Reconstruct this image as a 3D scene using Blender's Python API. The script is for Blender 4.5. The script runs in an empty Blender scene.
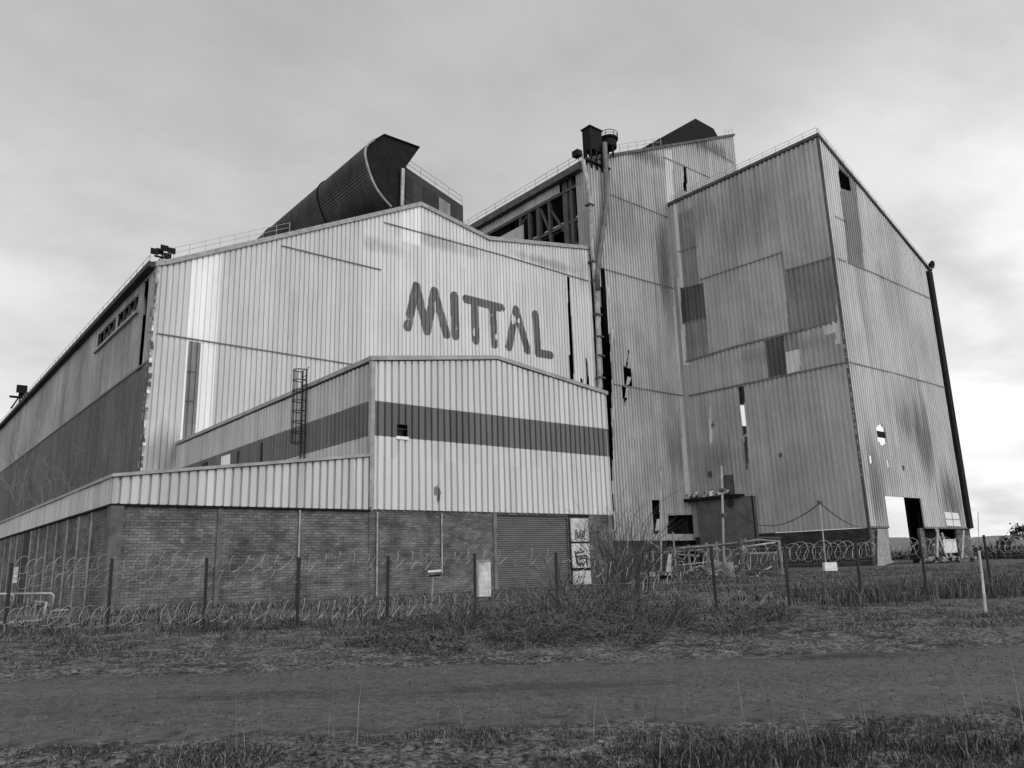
import bpy, math, random
import numpy as np
from mathutils import Vector, Matrix, noise
random.seed(7); rng = np.random.default_rng(7)
R = math.radians
scn = bpy.context.scene
col = scn.collection

# ------------------------------------------------------------------ camera
YAW, PITCH, ROLL, FPX, EYE = .6952, .2285, -.0304, 776.83, 1.6
cy, sy, cp, sp, cr, sr = math.cos(YAW), math.sin(YAW), math.cos(PITCH), math.sin(PITCH), math.cos(ROLL), math.sin(ROLL)
FW = Vector((sy*cp, cy*cp, sp)); RT0 = Vector((cy, -sy, 0)); UP0 = RT0.cross(FW)
RT = RT0*cr + UP0*sr; UP = -RT0*sr + UP0*cr
cam_d = bpy.data.cameras.new('camera'); cam = bpy.data.objects.new('camera', cam_d); col.objects.link(cam)
cam.matrix_world = Matrix(((RT.x, UP.x, -FW.x, 0), (RT.y, UP.y, -FW.y, 0), (RT.z, UP.z, -FW.z, EYE), (0, 0, 0, 1)))
cam_d.sensor_width = 36; cam_d.lens = FPX/1024*36; cam_d.clip_start = .1; cam_d.clip_end = 8000
scn.camera = cam
# survey helpers: a sight line of the photo met with a known real plane gives a world point
def ray(x, y): return RT*(x-512) - UP*(y-384) + FW*FPX
def onX(x, y, X): r = ray(x, y); t = X/r.x; return Vector((X, r.y*t, r.z*t+EYE))
def onY(x, y, Y): r = ray(x, y); t = Y/r.y; return Vector((r.x*t, Y, r.z*t+EYE))
def onZ(x, y, Z=0): r = ray(x, y); t = (Z-EYE)/r.z; return Vector((r.x*t, r.y*t, Z))
def onD(x, y, D): r = ray(x, y); t = D/FPX; return Vector((r.x*t, r.y*t, r.z*t+EYE))
def dt(d, t, z=0): return Vector((sy*d + cy*t, cy*d - sy*t, z))   # ground point, d ahead, t to the right

# ------------------------------------------------------------------ object helpers
ROOTLOC = {}
def link(o): col.objects.link(o); return o
def tag(o, label=None, cat=None, group=None, kind=None):
    for k, v in (('label', label), ('category', cat), ('group', group), ('kind', kind)):
        if v: o[k] = v
    return o
def thing(name, label, cat, loc, group=None):
    o = link(bpy.data.objects.new(name, None)); o.location = loc; o.empty_display_size = .3
    ROOTLOC[o.name] = Vector(loc); return tag(o, label, cat, group)
class MB:
    def __init__(s): s.v = []; s.f = []; s.m = []
    def face(s, pts, m=0):
        n = len(s.v); s.v += [tuple(p) for p in pts]; s.f.append(tuple(range(n, n+len(pts)))); s.m.append(m)
    def box(s, a, b, m=0):
        x0, y0, z0 = a; x1, y1, z1 = b; n = len(s.v)
        s.v += [(x0,y0,z0),(x1,y0,z0),(x1,y1,z0),(x0,y1,z0),(x0,y0,z1),(x1,y0,z1),(x1,y1,z1),(x0,y1,z1)]
        for q in ((3,2,1,0),(4,5,6,7),(0,1,5,4),(1,2,6,5),(2,3,7,6),(3,0,4,7)): s.f.append(tuple(n+i for i in q)); s.m.append(m)
        return s
    def prism(s, poly, vec, m=0, cap=True):
        n = len(s.v); k = len(poly); vec = Vector(vec)
        s.v += [tuple(p) for p in poly] + [tuple(Vector(p)+vec) for p in poly]
        for i in range(k): j = (i+1) % k; s.f.append((n+i, n+j, n+k+j, n+k+i)); s.m.append(m)
        if cap: s.f.append(tuple(n+i for i in range(k-1, -1, -1))); s.f.append(tuple(n+k+i for i in range(k))); s.m += [m, m]
        return s
    def tube(s, pts, r, n=6, m=0, cap=True):
        pts = [Vector(p) for p in pts]; K = len(pts); rs = r if isinstance(r, (list, tuple)) else [r]*K
        base = len(s.v)
        for i, p in enumerate(pts):
            d = (pts[min(i+1, K-1)] - pts[max(i-1, 0)])
            if d.length < 1e-9: d = Vector((0, 0, 1))
            d.normalize(); a = d.cross(Vector((0, 0, 1)) if abs(d.z) < .95 else Vector((1, 0, 0))).normalized(); b = d.cross(a)
            for j in range(n):
                th = 2*math.pi*j/n; s.v.append(tuple(p + (a*math.cos(th)+b*math.sin(th))*rs[i]))
        for i in range(K-1):
            for j in range(n):
                k = (j+1) % n; s.f.append((base+i*n+j, base+i*n+k, base+(i+1)*n+k, base+(i+1)*n+j)); s.m.append(m)
        if cap:
            s.f.append(tuple(base+j for j in range(n-1, -1, -1))); s.f.append(tuple(base+(K-1)*n+j for j in range(n))); s.m += [m, m]
        return s
    def build(s, name, mats, parent=None, smooth=False):
        me = bpy.data.meshes.new(name)
        off = Vector((0, 0, 0)); q = parent
        while q is not None:
            if q.name in ROOTLOC: off = ROOTLOC[q.name]
            q = q.parent
        me.from_pydata([(x-off.x, y-off.y, z-off.z) for x, y, z in s.v], [], s.f)
        if not isinstance(mats, (list, tuple)): mats = [mats]
        for m in mats: me.materials.append(m)
        if len(mats) > 1: me.polygons.foreach_set('material_index', s.m)
        if smooth: me.polygons.foreach_set('use_smooth', [True]*len(me.polygons))
        me.update(); o = link(bpy.data.objects.new(name, me))
        if parent is not None: o.parent = parent
        return o
def build_each(mb, name, mats, parent, smooth=False):
    """one object for every separate piece collected in mb"""
    par = list(range(len(mb.v)))
    def find(i):
        while par[i] != i: par[i] = par[par[i]]; i = par[i]
        return i
    for f in mb.f:
        a = find(f[0])
        for q in f[1:]: par[find(q)] = a
    groups = {}
    for f, m in zip(mb.f, mb.m): groups.setdefault(find(f[0]), []).append((f, m))
    out = []
    for fs in groups.values():
        q = MB(); idx = {}
        for f, m in fs:
            for i in f:
                if i not in idx: idx[i] = len(q.v); q.v.append(mb.v[i])
            q.f.append(tuple(idx[i] for i in f)); q.m.append(m)
        if isinstance(mats, (list, tuple)): mm = mats[q.m[0]]; q.m = [0]*len(q.m)
        else: mm = mats
        out.append(q.build(name, mm, parent, smooth))
    return out
def lbl(o, text): o['label'] = text; return o

# ------------------------------------------------------------------ materials
class NT:
    def __init__(s, name):
        s.mat = bpy.data.materials.new(name); s.mat.use_nodes = True; s.t = s.mat.node_tree; s.t.nodes.clear()
        s.out = s.n('ShaderNodeOutputMaterial'); s.b = s.n('ShaderNodeBsdfPrincipled'); s.l(s.b.outputs[0], s.out.inputs[0])
        s.geo = s.n('ShaderNodeNewGeometry'); s.pos = s.geo.outputs['Position']
    def n(s, t, **k):
        q = s.t.nodes.new(t)
        for a, b in k.items(): setattr(q, a, b)
        return q
    def l(s, a, b): s.t.links.new(a, b)
    def math(s, op, a, b=0., c=0.):
        q = s.n('ShaderNodeMath', operation=op)
        for i, v in enumerate((a, b, c)):
            if hasattr(v, 'links'): s.l(v, q.inputs[i])
            else: q.inputs[i].default_value = v
        return q.outputs[0]
    def map(s, scale, loc=(0, 0, 0), src=None):
        q = s.n('ShaderNodeMapping'); s.l(src or s.pos, q.inputs[0]); q.inputs['Scale'].default_value = scale; q.inputs['Location'].default_value = loc
        return q.outputs[0]
    def noise(s, scale, detail=4, rough=.6, vec=None, dist=0.):
        q = s.n('ShaderNodeTexNoise'); s.l(vec or s.pos, q.inputs['Vector']); q.inputs['Scale'].default_value = scale
        q.inputs['Detail'].default_value = detail; q.inputs['Roughness'].default_value = rough; q.inputs['Distortion'].default_value = dist
        return q.outputs[0]
    def ramp(s, fac, *stops):
        q = s.n('ShaderNodeValToRGB'); s.l(fac, q.inputs[0]); e = q.color_ramp.elements
        while len(e) < len(stops): e.new(.5)
        for k, (p, v) in zip(e, stops): k.position = p; k.color = (v, v, v, 1)
        return q.outputs[0]
    def mixc(s, fac, a, b, mode='MIX'):
        q = s.n('ShaderNodeMix', data_type='RGBA', blend_type=mode)
        for sock, v in ((q.inputs[0], fac), (q.inputs[6], a), (q.inputs[7], b)):
            if hasattr(v, 'links'): s.l(v, sock)
            elif sock == q.inputs[0]: sock.default_value = v
            else: sock.default_value = (v, v, v, 1)
        return q.outputs[2]
    def done(s, c, rough=.7, metal=0., bump=None, bstr=.3, bdist=.02, spec=.3):
        if hasattr(c, 'links'): s.l(c, s.b.inputs['Base Color'])
        else: s.b.inputs['Base Color'].default_value = (c, c, c, 1)
        if hasattr(rough, 'links'): s.l(rough, s.b.inputs['Roughness'])
        else: s.b.inputs['Roughness'].default_value = rough
        s.b.inputs['Metallic'].default_value = metal; s.b.inputs['Specular IOR Level'].default_value = spec
        if bump is not None:
            q = s.n('ShaderNodeBump'); s.l(bump, q.inputs['Height']); q.inputs['Strength'].default_value = bstr; q.inputs['Distance'].default_value = bdist
            s.l(q.outputs[0], s.b.inputs['Normal'])
        return s.mat
def clad_mat(name, base, stain=.35, sheet=.10, blot=.25, width=1.0, seed=0., rough=.55, smears=(), flake=0.):
    """weathered profiled steel: per-sheet tone, rain streaks, blotchy dirt and rust"""
    t = NT(name)
    sx = t.n('ShaderNodeSeparateXYZ'); t.l(t.pos, sx.inputs[0])
    u = t.math('ADD', sx.outputs[0], sx.outputs[1])
    cell = t.math('FLOOR', t.math('DIVIDE', t.math('ADD', u, seed), width))
    row = t.math('FLOOR', t.math('DIVIDE', sx.outputs[2], 8.3))
    wn = t.n('ShaderNodeTexWhiteNoise', noise_dimensions='2D')
    cx = t.n('ShaderNodeCombineXYZ'); t.l(cell, cx.inputs[0]); t.l(row, cx.inputs[1]); t.l(cx.outputs[0], wn.inputs[0])
    tone = t.ramp(wn.outputs[0], (0, 1-sheet), (1, 1+sheet*.5))
    c = t.mixc(1., base, tone, 'MULTIPLY')
    streak = t.ramp(t.noise(1., 5, .6, t.map((.8, .8, .045), (seed, seed, 0))), (.36, 1-stain), (.62, 1.))
    c = t.mixc(1., c, streak, 'MULTIPLY')
    fine = t.ramp(t.noise(1., 3, .6, t.map((7, 7, .22), (seed*2, 0, 3))), (.3, 1-stain*.16), (.7, 1.02))
    c = t.mixc(1., c, fine, 'MULTIPLY')
    blo = t.ramp(t.noise(.11, 6, .68, t.map((1, 1, .7), (seed, 5, seed))), (.36, 1-blot), (.6, 1.))
    c = t.mixc(1., c, blo, 'MULTIPLY')
    for (ctr, rad, amt) in smears:                # old rust and soot stains, each at its own place on the sheet
        mp = t.map(tuple(1/r for r in rad), tuple(-q/r for q, r in zip(ctr, rad)))
        ln = t.n('ShaderNodeVectorMath', operation='LENGTH'); t.l(mp, ln.inputs[0])
        edge = t.math('ADD', ln.outputs['Value'], t.math('MULTIPLY', t.math('SUBTRACT', t.noise(1., 6, .72, t.map((1.1, 1.1, .07))), .5), 2.6))
        c = t.mixc(1., c, t.ramp(edge, (.30, 1-amt), (.95, 1.)), 'MULTIPLY')
    if flake: c = t.mixc(t.ramp(t.noise(1.6, 7, .8, t.map((1, 1, .45), (3, 1, 2))), (.54, 0.), (.64, flake)), c, .5)
    spots = t.ramp(t.noise(.9, 6, .75, t.map((1, 1, .5), (0, seed, 9))), (.70, 1.), (.78, .45))
    c = t.mixc(1., c, spots, 'MULTIPLY')
    rg = t.ramp(t.noise(2.), (.3, rough-.08), (.7, rough+.2))
    return t.done(c, rg, 0., t.noise(.6, 3), .12, .06, .25)
def plain(name, c, rough=.7, var=.35, scale=1.5, metal=0., bump=0., spec=.3, stretch=(1, 1, 1)):
    t = NT(name); nz = t.noise(scale, 6, .65, t.map(stretch))
    return t.done(t.mixc(1., c, t.ramp(nz, (.3, 1-var), (.7, 1+var*.4)), 'MULTIPLY'), rough, metal, nz if bump else None, bump, .02, spec)
M = {}
sF = lambda x, y: tuple(onY(x, y, 81.0)); sG = lambda x, y: tuple(onY(x, y, 51.7)); sC = lambda x, y: tuple(onX(x, y, 105.3))
M['facade'] = clad_mat('cladding_pale_facade', .62, .14, .05, .10, 1.1, 0, smears=[(sF(440, 243), (9, 9, 1.3), .3), (sF(545, 262), (9, 9, 1.), .35), (sF(580, 268), (3, 9, 5), .25), (sF(380, 246), (5, 9, 1.2), .25)])
M['facade_dim'] = clad_mat('cladding_grey_facade', .53, .14, .05, .10, 1.1, 3, smears=[(sF(165, 455), (3, 9, 3.5), .4), (sF(160, 300), (2, 9, 8), .15)])
M['pale'] = clad_mat('cladding_new_pale', .78, .12, .05, .08, .55, 2)
M['lead'] = clad_mat('cladding_lead_grey', .25, .35, .15, .3, .8, 4)
M['annex'] = clad_mat('cladding_annex', .58, .12, .10, .07, .5, 5)
M['annex_side'] = clad_mat('cladding_annex_side', .50, .22, .08, .18, .9, 6)
M['band'] = clad_mat('cladding_dark_band', .145, .25, .10, .2, .5, 7)
M['fascia'] = clad_mat('cladding_fascia', .53, .15, .18, .10, .45, 8)
M['side_up'] = clad_mat('cladding_long_side', .38, .3, .06, .40, 3.5, 9)
M['side_low'] = clad_mat('cladding_long_side_dark', .13, .3, .10, .35, 2.2, 10)
M['tower'] = clad_mat('cladding_tower', .47, .20, .03, .30, 1.2, 11, smears=[(sF(664, 262), (3.0, 9, 10), .55), (sF(700, 142), (12, 9, 2.4), .55), (sF(640, 152), (10, 9, 2.2), .5), (sF(625, 225), (6, 9, 8), .2), (sF(676, 450), (3, 9, 7), .3)])
M['corner'] = clad_mat('cladding_corner_hall', .41, .18, .04, .26, 1.4, 12, smears=[(sC(745, 215), (9, 9, 9), .3), (sC(700, 215), (9, 5, 5), .3), (sC(720, 460), (9, 6, 5), .25), (sC(780, 350), (9, 9, 2.), .3)])
M['corner_d'] = clad_mat('cladding_corner_patch', .27, .22, .10, .3, 1.8, 13)
M['black_p'] = clad_mat('cladding_black_patch', .11, .3, .2, .35, 1.4, 14)
M['gable'] = clad_mat('cladding_gable_end', .58, .16, .03, .22, 2.0, 15, smears=[(sG(924, 440), (3.6, 9, 11), .6), (sG(905, 422), (3.6, 9, 4.5), .4), (sG(876, 490), (4., 9, 9), .5), (sG(950, 497), (5, 9, 6), .6), (sG(862, 300), (2, 9, 12), .25), (sG(890, 300), (4, 9, 9), .15)])
M['seam_shadow'] = plain('seam_shadow_strip', .14, .7, .5, 2.)  # dark tone stands in for the overlap shadow at the sheet laps
M['trim'] = plain('weathered_trim', .30, .6, .4, 1.2)
M['rust'] = plain('rusted_trim', .09, .8, .6, 1.0)
M['dark'] = plain('dark_sooty_steel', .014, .85, .5, 1.2, spec=.12)
M['roof'] = plain('sooty_roof_sheet', .04, .8, .4, .3)
M['steel'] = plain('frame_steel', .07, .7, .4, 1.)
M['galv'] = plain('galvanised_pipe', .38, .5, .5, 2., .2)
M['pipe'] = plain('pale_weathered_pipe', .33, .6, .6, .8)
M['white'] = plain('white_paint', .74, .55, .25, 4.)
M['letter'] = clad_mat('faded_dark_lettering_paint', .145, .3, .05, .2, .55, 21, .7, flake=.25)
M['void'] = plain('sooty_interior', .03, .9, .3, .5)
M['conc'] = plain('concrete', .28, .85, .4, 2., 0, .3)
M['post'] = plain('dark_post_paint', .022, .7, .3, 4.)
M['wire'] = plain('fence_wire', .22, .5, .3, 4., .4)
M['razor'] = plain('razor_wire_zinc', .42, .5, .5, 3., .2)
M['window'] = plain('grimy_glass', .02, .25, .5, .8, spec=.5)
def brick_mat(name, base, w=.45, h=.2):
    t = NT(name); sx = t.n('ShaderNodeSeparateXYZ'); t.l(t.pos, sx.inputs[0])
    cx = t.n('ShaderNodeCombineXYZ'); t.l(t.math('ADD', sx.outputs[0], sx.outputs[1]), cx.inputs[0]); t.l(sx.outputs[2], cx.inputs[1])
    b = t.n('ShaderNodeTexBrick'); t.l(cx.outputs[0], b.inputs['Vector']); b.inputs['Scale'].default_value = 1
    b.inputs['Brick Width'].default_value = w; b.inputs['Row Height'].default_value = h; b.inputs['Mortar Size'].default_value = .014
    for i, k in (('Color1', .75), ('Color2', 1.2), ('Mortar', .4)): b.inputs[i].default_value = (k*base, k*base, k*base, 1)
    c = b.outputs['Color']
    band = t.ramp(t.noise(1., 5, .75, t.map((.8, .8, 3.0))), (.34, .55), (.66, 1.25))
    c = t.mixc(1., c, band, 'MULTIPLY')
    blot = t.ramp(t.noise(.5, 6, .7, t.map((1, 1, .8), (4, 2, 1))), (.36, .55), (.64, 1.2))
    c = t.mixc(1., c, blot, 'MULTIPLY')
    eff = t.ramp(t.noise(2.2, 6, .8, t.map((1, 1, .6), (1, 8, 1))), (.62, 0.), (.74, .6))
    c = t.mixc(eff, c, base*2.1)
    return t.done(c, .88, 0, b.outputs['Fac'], -.5, .012, .2)
M['brick'] = brick_mat('sooty_brick', .145, .40, .15)
M['brick_d'] = brick_mat('dark_plinth_brick', .05)
M['brick_l'] = brick_mat('outbuilding_brick', .11)

# ------------------------------------------------------------------ profiled sheet walls
PROF_STD = ((0, 0.), (.60, 0.), (.67, -.15), (.86, -.15), (.93, 0.))         # flat pan with a deep narrow groove
PROF_SINE = ((0, .0), (.10, .05), (.42, .05), (.52, -.06), (.60, -.17), (.86, -.17))
PROF_DEEP = ((0, .08), (.40, .08), (.50, -.16), (.90, -.16))
def poly_cut(poly):
    def f(s):
        zs = []
        for (a, za), (b, zb) in zip(poly, poly[1:]+poly[:1]):
            if (a <= s < b) or (b <= s < a): zs.append(za + (zb-za)*(s-a)/(b-a))
        zs.sort(); return list(zip(zs[::2], zs[1::2]))
    f.lo = min(p[0] for p in poly); f.hi = max(p[0] for p in poly); return f
def rect(s0, s1, z0, z1): return poly_cut([(s0, z0), (s1, z0), (s1, z1), (s0, z1)])
def lin(pts):
    def f(s):
        if s <= pts[0][0]: return pts[0][1]
        for (a, za), (b, zb) in zip(pts, pts[1:]):
            if s <= b: return za + (zb-za)*(s-a)/(b-a)
        return pts[-1][1]
    return f
def profile_at(s, pitch, prof):
    t = (s/pitch) % 1.0; P = list(prof) + [(1., prof[0][1])]
    for (a, oa), (b, ob) in zip(P, P[1:]):
        if a <= t <= b: return oa + (ob-oa)*(t-a)/max(b-a, 1e-6)
    return 0.
def sheet(mb, axis, plane, sgn, s0, s1, bot, top, pitch=.55, prof=PROF_STD, regions=(), step=.25, only=None, off=0., dent=.05, row=3.1):
    """axis 'X': wall runs along X at y=plane; axis 'Y': runs along Y at x=plane; sgn = outward sign of the normal.
       regions = (cut function, material index or None for a hole); only = keep just these intervals"""
    bot = bot if callable(bot) else (lambda s, v=bot: v); top = top if callable(top) else (lambda s, v=top: v)
    S = {round(s0, 4), round(s1, 4)}
    k = math.floor(s0/pitch)
    while k*pitch < s1:
        for t, o in prof:
            q = (k+t)*pitch
            if s0 < q < s1: S.add(round(q, 4))
        k += 1
    for f, m in list(regions) + ([(only, 0)] if only else []):
        a, b = max(f.lo, s0), min(f.hi, s1)
        if b > a:
            n = max(1, int((b-a)/step))
            for i in range(n+1): S.add(round(a+(b-a)*i/n, 4))
    S = sorted(S)
    def P(s, z):
        o = plane + sgn*(profile_at(s, pitch, prof)+off+dent*noise.noise(Vector((s*.45, z*.22, plane)))+dent*.6*noise.noise(Vector((s*1.7, z*.5, plane))))
        return (s, o, z) if axis == 'X' else (o, s, z)
    for a, b in zip(S, S[1:]):
        if b-a < 1e-4: continue
        c = (a+b)/2
        if only: segs = [(z0, z1, 0) for z0, z1 in only(c)] if only.lo < c < only.hi else []
        else: segs = [(bot(c), top(c), 0)]
        for f, m in regions:
            if not f.lo < c < f.hi: continue
            for z0, z1 in f(c):
                new = []
                for p, q, mm in segs:
                    if z1 <= p or z0 >= q: new.append((p, q, mm)); continue
                    if z0 > p: new.append((p, z0, mm))
                    if m is not None: new.append((max(p, z0), min(q, z1), m))
                    if z1 < q: new.append((z1, q, mm))
                segs = new
        for p, q, mm in segs:
            pa = bot(a) if abs(p-bot(c)) < 1e-6 and not only else p; pb = bot(b) if abs(p-bot(c)) < 1e-6 and not only else p
            qa = top(a) if abs(q-top(c)) < 1e-6 and not only else q; qb = top(b) if abs(q-top(c)) < 1e-6 and not only else q
            if qa-pa < 1e-4 and qb-pb < 1e-4: continue
            lo, hi = max(pa, pb), min(qa, qb)
            cuts = [k*row for k in range(math.floor(lo/row)+1, math.ceil(hi/row)) if lo+.05 < k*row < hi-.05]
            L0 = [(pa, pb)] + [(z, z) for z in cuts] + [(qa, qb)]
            for (za, zb_), (wa, wb) in zip(L0, L0[1:]):
                pts = [P(a, za), P(b, zb_), P(b, wb), P(a, wa)]
                if (axis == 'X') == (sgn > 0): pts.reverse()
                mb.face(pts, mm)
    return mb
def railing(parent, path, h=1.1, sp=2.0, r=.035, mat='galv', name='railing'):
    mb = MB(); path = [Vector(p) for p in path]; Z = Vector((0, 0, 1))
    for k in (h, h*.52): mb.tube([p+Z*k for p in path], r*.8, 5)
    for a, b in zip(path, path[1:]):
        n = max(1, int((b-a).length/sp))
        for i in range(n+1):
            p = a.lerp(b, i/n); mb.tube([p, p+Z*h], r, 5)
    return mb.build(name, M[mat], parent)
def strip(mb, pts, w, d, m=0):
    """a thin flat bar with rectangular section following pts in a vertical wall plane (w high, d proud)"""
    for a, b in zip(pts, pts[1:]):
        a = Vector(a); b = Vector(b); e = (b-a); e2 = Vector((-e.y, e.x, 0)); 
        n = (e.cross(Vector((0, 0, 1)))).normalized()*d
        z = Vector((0, 0, w/2)); mb.prism([a-z-n, b-z-n, b+z-n, a+z-n], n*2, m)

YF, YM, XL, XH, XH2 = 41.72, 81.0, 9.25, 23.45, 44.5          # low front wall, tall fronts, lean-to side, annex sides
XM, XT, XR, YR, XE = 20.2, 85.2, 105.3, 51.7, 139.2           # shed side, tower side, corner hall side / front / far end
sY = lambda x, y: onY(x, y, YM)

# ================================================================== 1 main shed
shed = thing('steelworks_shed', 'grey ribbed metal shed with dark painted lettering on its gable and a curved roof cowl', 'shed', (XM, YM, 0))
top_m = lin([(XM, 33.1), (21.6, 33.8), (52.6, 49.2), (64.05, 47.2), (84.6, 50.8)])
XMR = 84.6
mb = MB()
def xz(*px): return [(sY(*p).x, sY(*p).z) for p in px]
# pale facade to the right of the tone change at px 362, greyer to the left, paler strips near the left edge
xt = sY(363, 270).x
regs = [(rect(XM-1, xt, 0, 60), 1)]
a0, a1 = sY(189, 300).x, sY(219, 300).x
regs += [(rect(a0, a1, 0, 60), 2), (rect(a0+.25, a0+1.5, 0, 25.3), 3), (rect(sY(402, 225).x, sY(421, 225).x, sY(410, 243).z, 60), 2)]
regs += [(poly_cut(xz((567, 276), (570, 277), (575, 400), (571, 400))), None)]
regs += [(poly_cut(xz((586, 358), (588, 362), (590, 395), (587, 395))), None), (poly_cut(xz((580, 378), (582.5, 379), (583, 395), (580, 395))), None)]
sheet(mb, 'X', YM, -1, XM, XMR, 0, top_m, .58, PROF_STD, regs)
wall = mb.build('front_wall', [M['facade'], M['facade_dim'], M['pale'], M['lead']], shed)
# dark strips painting the overlap shadow at seams between sheet rows
mb = MB()
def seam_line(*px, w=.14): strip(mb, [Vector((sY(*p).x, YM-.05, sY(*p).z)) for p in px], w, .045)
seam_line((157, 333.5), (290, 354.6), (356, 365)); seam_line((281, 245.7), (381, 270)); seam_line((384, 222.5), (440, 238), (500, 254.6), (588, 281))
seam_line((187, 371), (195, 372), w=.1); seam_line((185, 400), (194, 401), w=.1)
build_each(mb, 'seam_shadow', M['seam_shadow'], shed)
# verge flashing
mb = MB(); q = [(XM-.1, 33.1), (21.6, 33.7), (52.6, 49.2), (64.05, 47.2), (84.6, 50.8)]
for (a, za), (b, zb) in zip(q, q[1:]):
    mb.prism([(a, YM-.22, za-.45), (b, YM-.22, zb-.45), (b, YM-.22, zb+.12), (a, YM-.22, za+.12)], (0, .3, 0))
mb.build('verge_flashing', M['trim'], shed)
# side wall
YB = 262.
mb = MB()
zb = 22.6
w0, w1 = onX(139, 300, XM).y, onX(98, 345, XM).y
s0, s1 = onX(147.5, 300, XM).y, onX(142.5, 300, XM).y
mid = [w0 + (w1-w0)*k for k in (.47, .55)]
regs = [(rect(YM, YB, 0, zb), 1), (rect(s0, s1, zb-.3, 32.2), None), (rect(w0, mid[0], 29.5, 31.5), None), (rect(mid[1], w1, 29.5, 31.5), None), (rect(190, 205, 24, 25.4), None)]
sheet(mb, 'Y', XM, -1, YM, YB, 0, 33.0, .9, PROF_SINE, regs)
mb.build('side_wall', [M['side_up'], M['side_low']], shed)
mb = MB(); mb.box((XM+.5, w0-1, 28.9), (XM+.6, w1+1, 32))
for k in range(9):
    yy = w0 + (w1-w0)*k/8; mb.box((XM+.1, yy-.12, 29.4), (XM+.3, yy+.12, 31.6), 1)
mb.build('window_strip', [M['window'], M['steel']], shed)
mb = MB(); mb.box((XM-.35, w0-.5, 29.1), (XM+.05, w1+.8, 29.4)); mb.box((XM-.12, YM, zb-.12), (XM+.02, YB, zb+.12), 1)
build_each(mb, 'window_sill', [M['trim'], M['seam_shadow']], shed)
# torn flashing down the front left corner
mb = MB(); z = 2.; 
while z < 32.6:
    h = random.uniform(.12, .5); w = random.uniform(.06, .36); e = random.uniform(.03, .22)
    mb.prism([(XM+.02, YM-.14, z), (XM+w, YM-.16, z+random.uniform(-.1, .1)), (XM+w*random.uniform(.6, 1.2), YM-.14, z+h), (XM+.02, YM-.14, z+h)], (0, .03, 0), random.choice((0, 0, 1, 1, 2)))
    mb.prism([(XM-.14, YM+.02, z), (XM-.14, YM+e, z), (XM-.14, YM+e*1.3, z+h), (XM-.14, YM+.02, z+h)], (.03, 0, 0), random.choice((0, 1, 1)))
    z += h*.96
mb.build('corner_flashing', [M['trim'], M['rust'], M['pale']], shed)
# roof following the gable, with eaves gutter
mb = MB(); q2 = [(XM-.5, 33.0), (21.6, 33.6), (52.6, 49.1), (64.05, 47.1), (84.6, 50.7)]
mb.prism([(x, YM-.05, zz+.08) for x, zz in q2] + [(x, YM-.05, zz-.3) for x, zz in q2[::-1]], (0, YB-YM, 0))
mb.box((XM-.8, YM-.2, 32.5), (XM-.05, YB, 33.05))
mb.build('roof', M['roof'], shed)
mb = MB(); mb.box((XM, YB-.2, 0), (XMR, YB, 33)); mb.prism([(x, YB-.2, zz) for x, zz in [(XM, 33), (52.6, 48.8), (64, 46.8), (84.6, 50.4), (84.6, 33)]], (0, .2, 0))
mb.box((XMR-.2, YM+.3, 0), (XMR, YB, 50)); build_each(mb, 'rear_wall', M['void'], shed)
mb = MB(); mb.box((XM+.4, YM+1, 0), (XMR-.6, YM+1.4, 3)); 
for x in np.arange(XM+2, XMR-1, 7.): mb.box((x-.25, YM+.4, 0), (x+.25, YM+.9, top_m(x)-1))
build_each(mb, 'column', M['steel'], shed)
zed = Vector((0, 0, .1))
railing(shed, [Vector((x, YM+.2, top_m(x)+.1)) for x in (21.9, 34.5)], 1.2, 1.6, .03)
railing(shed, [Vector((XM-.4, y, 33.1)) for y in (82, 130, 200, 260)], 1.1, 2.5, .035)
# lettering: strokes follow the ribs of the sheet, a hair proud of it
def capsule_cut(segs, r):
    lo = min(min(a[0], b[0]) for a, b in segs)-r; hi = max(max(a[0], b[0]) for a, b in segs)+r
    def f(s):
        iv = []
        for a, b in segs:
            zz = np.linspace(min(a[1], b[1])-r, max(a[1], b[1])+r, 160)
            dx, dz = b[0]-a[0], b[1]-a[1]; L = dx*dx+dz*dz
            t = np.clip(((s-a[0])*dx + (zz-a[1])*dz)/L, 0, 1)
            ok = np.hypot(s-a[0]-t*dx, zz-a[1]-t*dz) <= r
            if ok.any(): iv.append((zz[ok].min(), zz[ok].max()))
        iv.sort(); out = []
        for a, b in iv:
            if out and a <= out[-1][1]: out[-1] = (out[-1][0], max(out[-1][1], b))
            else: out.append((a, b))
        return out
    f.lo, f.hi = lo, hi; return f
LET = [[((407.5, 327), (416.5, 286)), ((416.5, 286), (427, 331)), ((427, 331), (434.5, 291)), ((434.5, 291), (446.5, 334.5))],
       [((454.5, 295.5), (455.5, 336))],
       [((466, 299), (482.5, 303)), ((474.5, 302), (476, 340.5))],
       [((482.5, 303), (501.5, 308)), ((492.5, 306), (494.5, 344.5))],
       [((509, 347), (516, 309.5)), ((516, 309.5), (527.5, 350.5))],
       [((535.5, 314), (538, 353)), ((538, 353), (550.5, 355))]]
for li, L in enumerate(LET):
    mb = MB(); segs = [((sY(*a).x, sY(*a).z), (sY(*b).x, sY(*b).z)) for a, b in L]
    sheet(mb, 'X', YM, -1, segs[0][0][0]-4, segs[-1][1][0]+4, 0, 60, .58, PROF_STD, only=capsule_cut(segs, .62), step=.06, row=1.55, off=.012+.004*(li % 2))
    mb.build('letter', M['letter'], shed)
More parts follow.
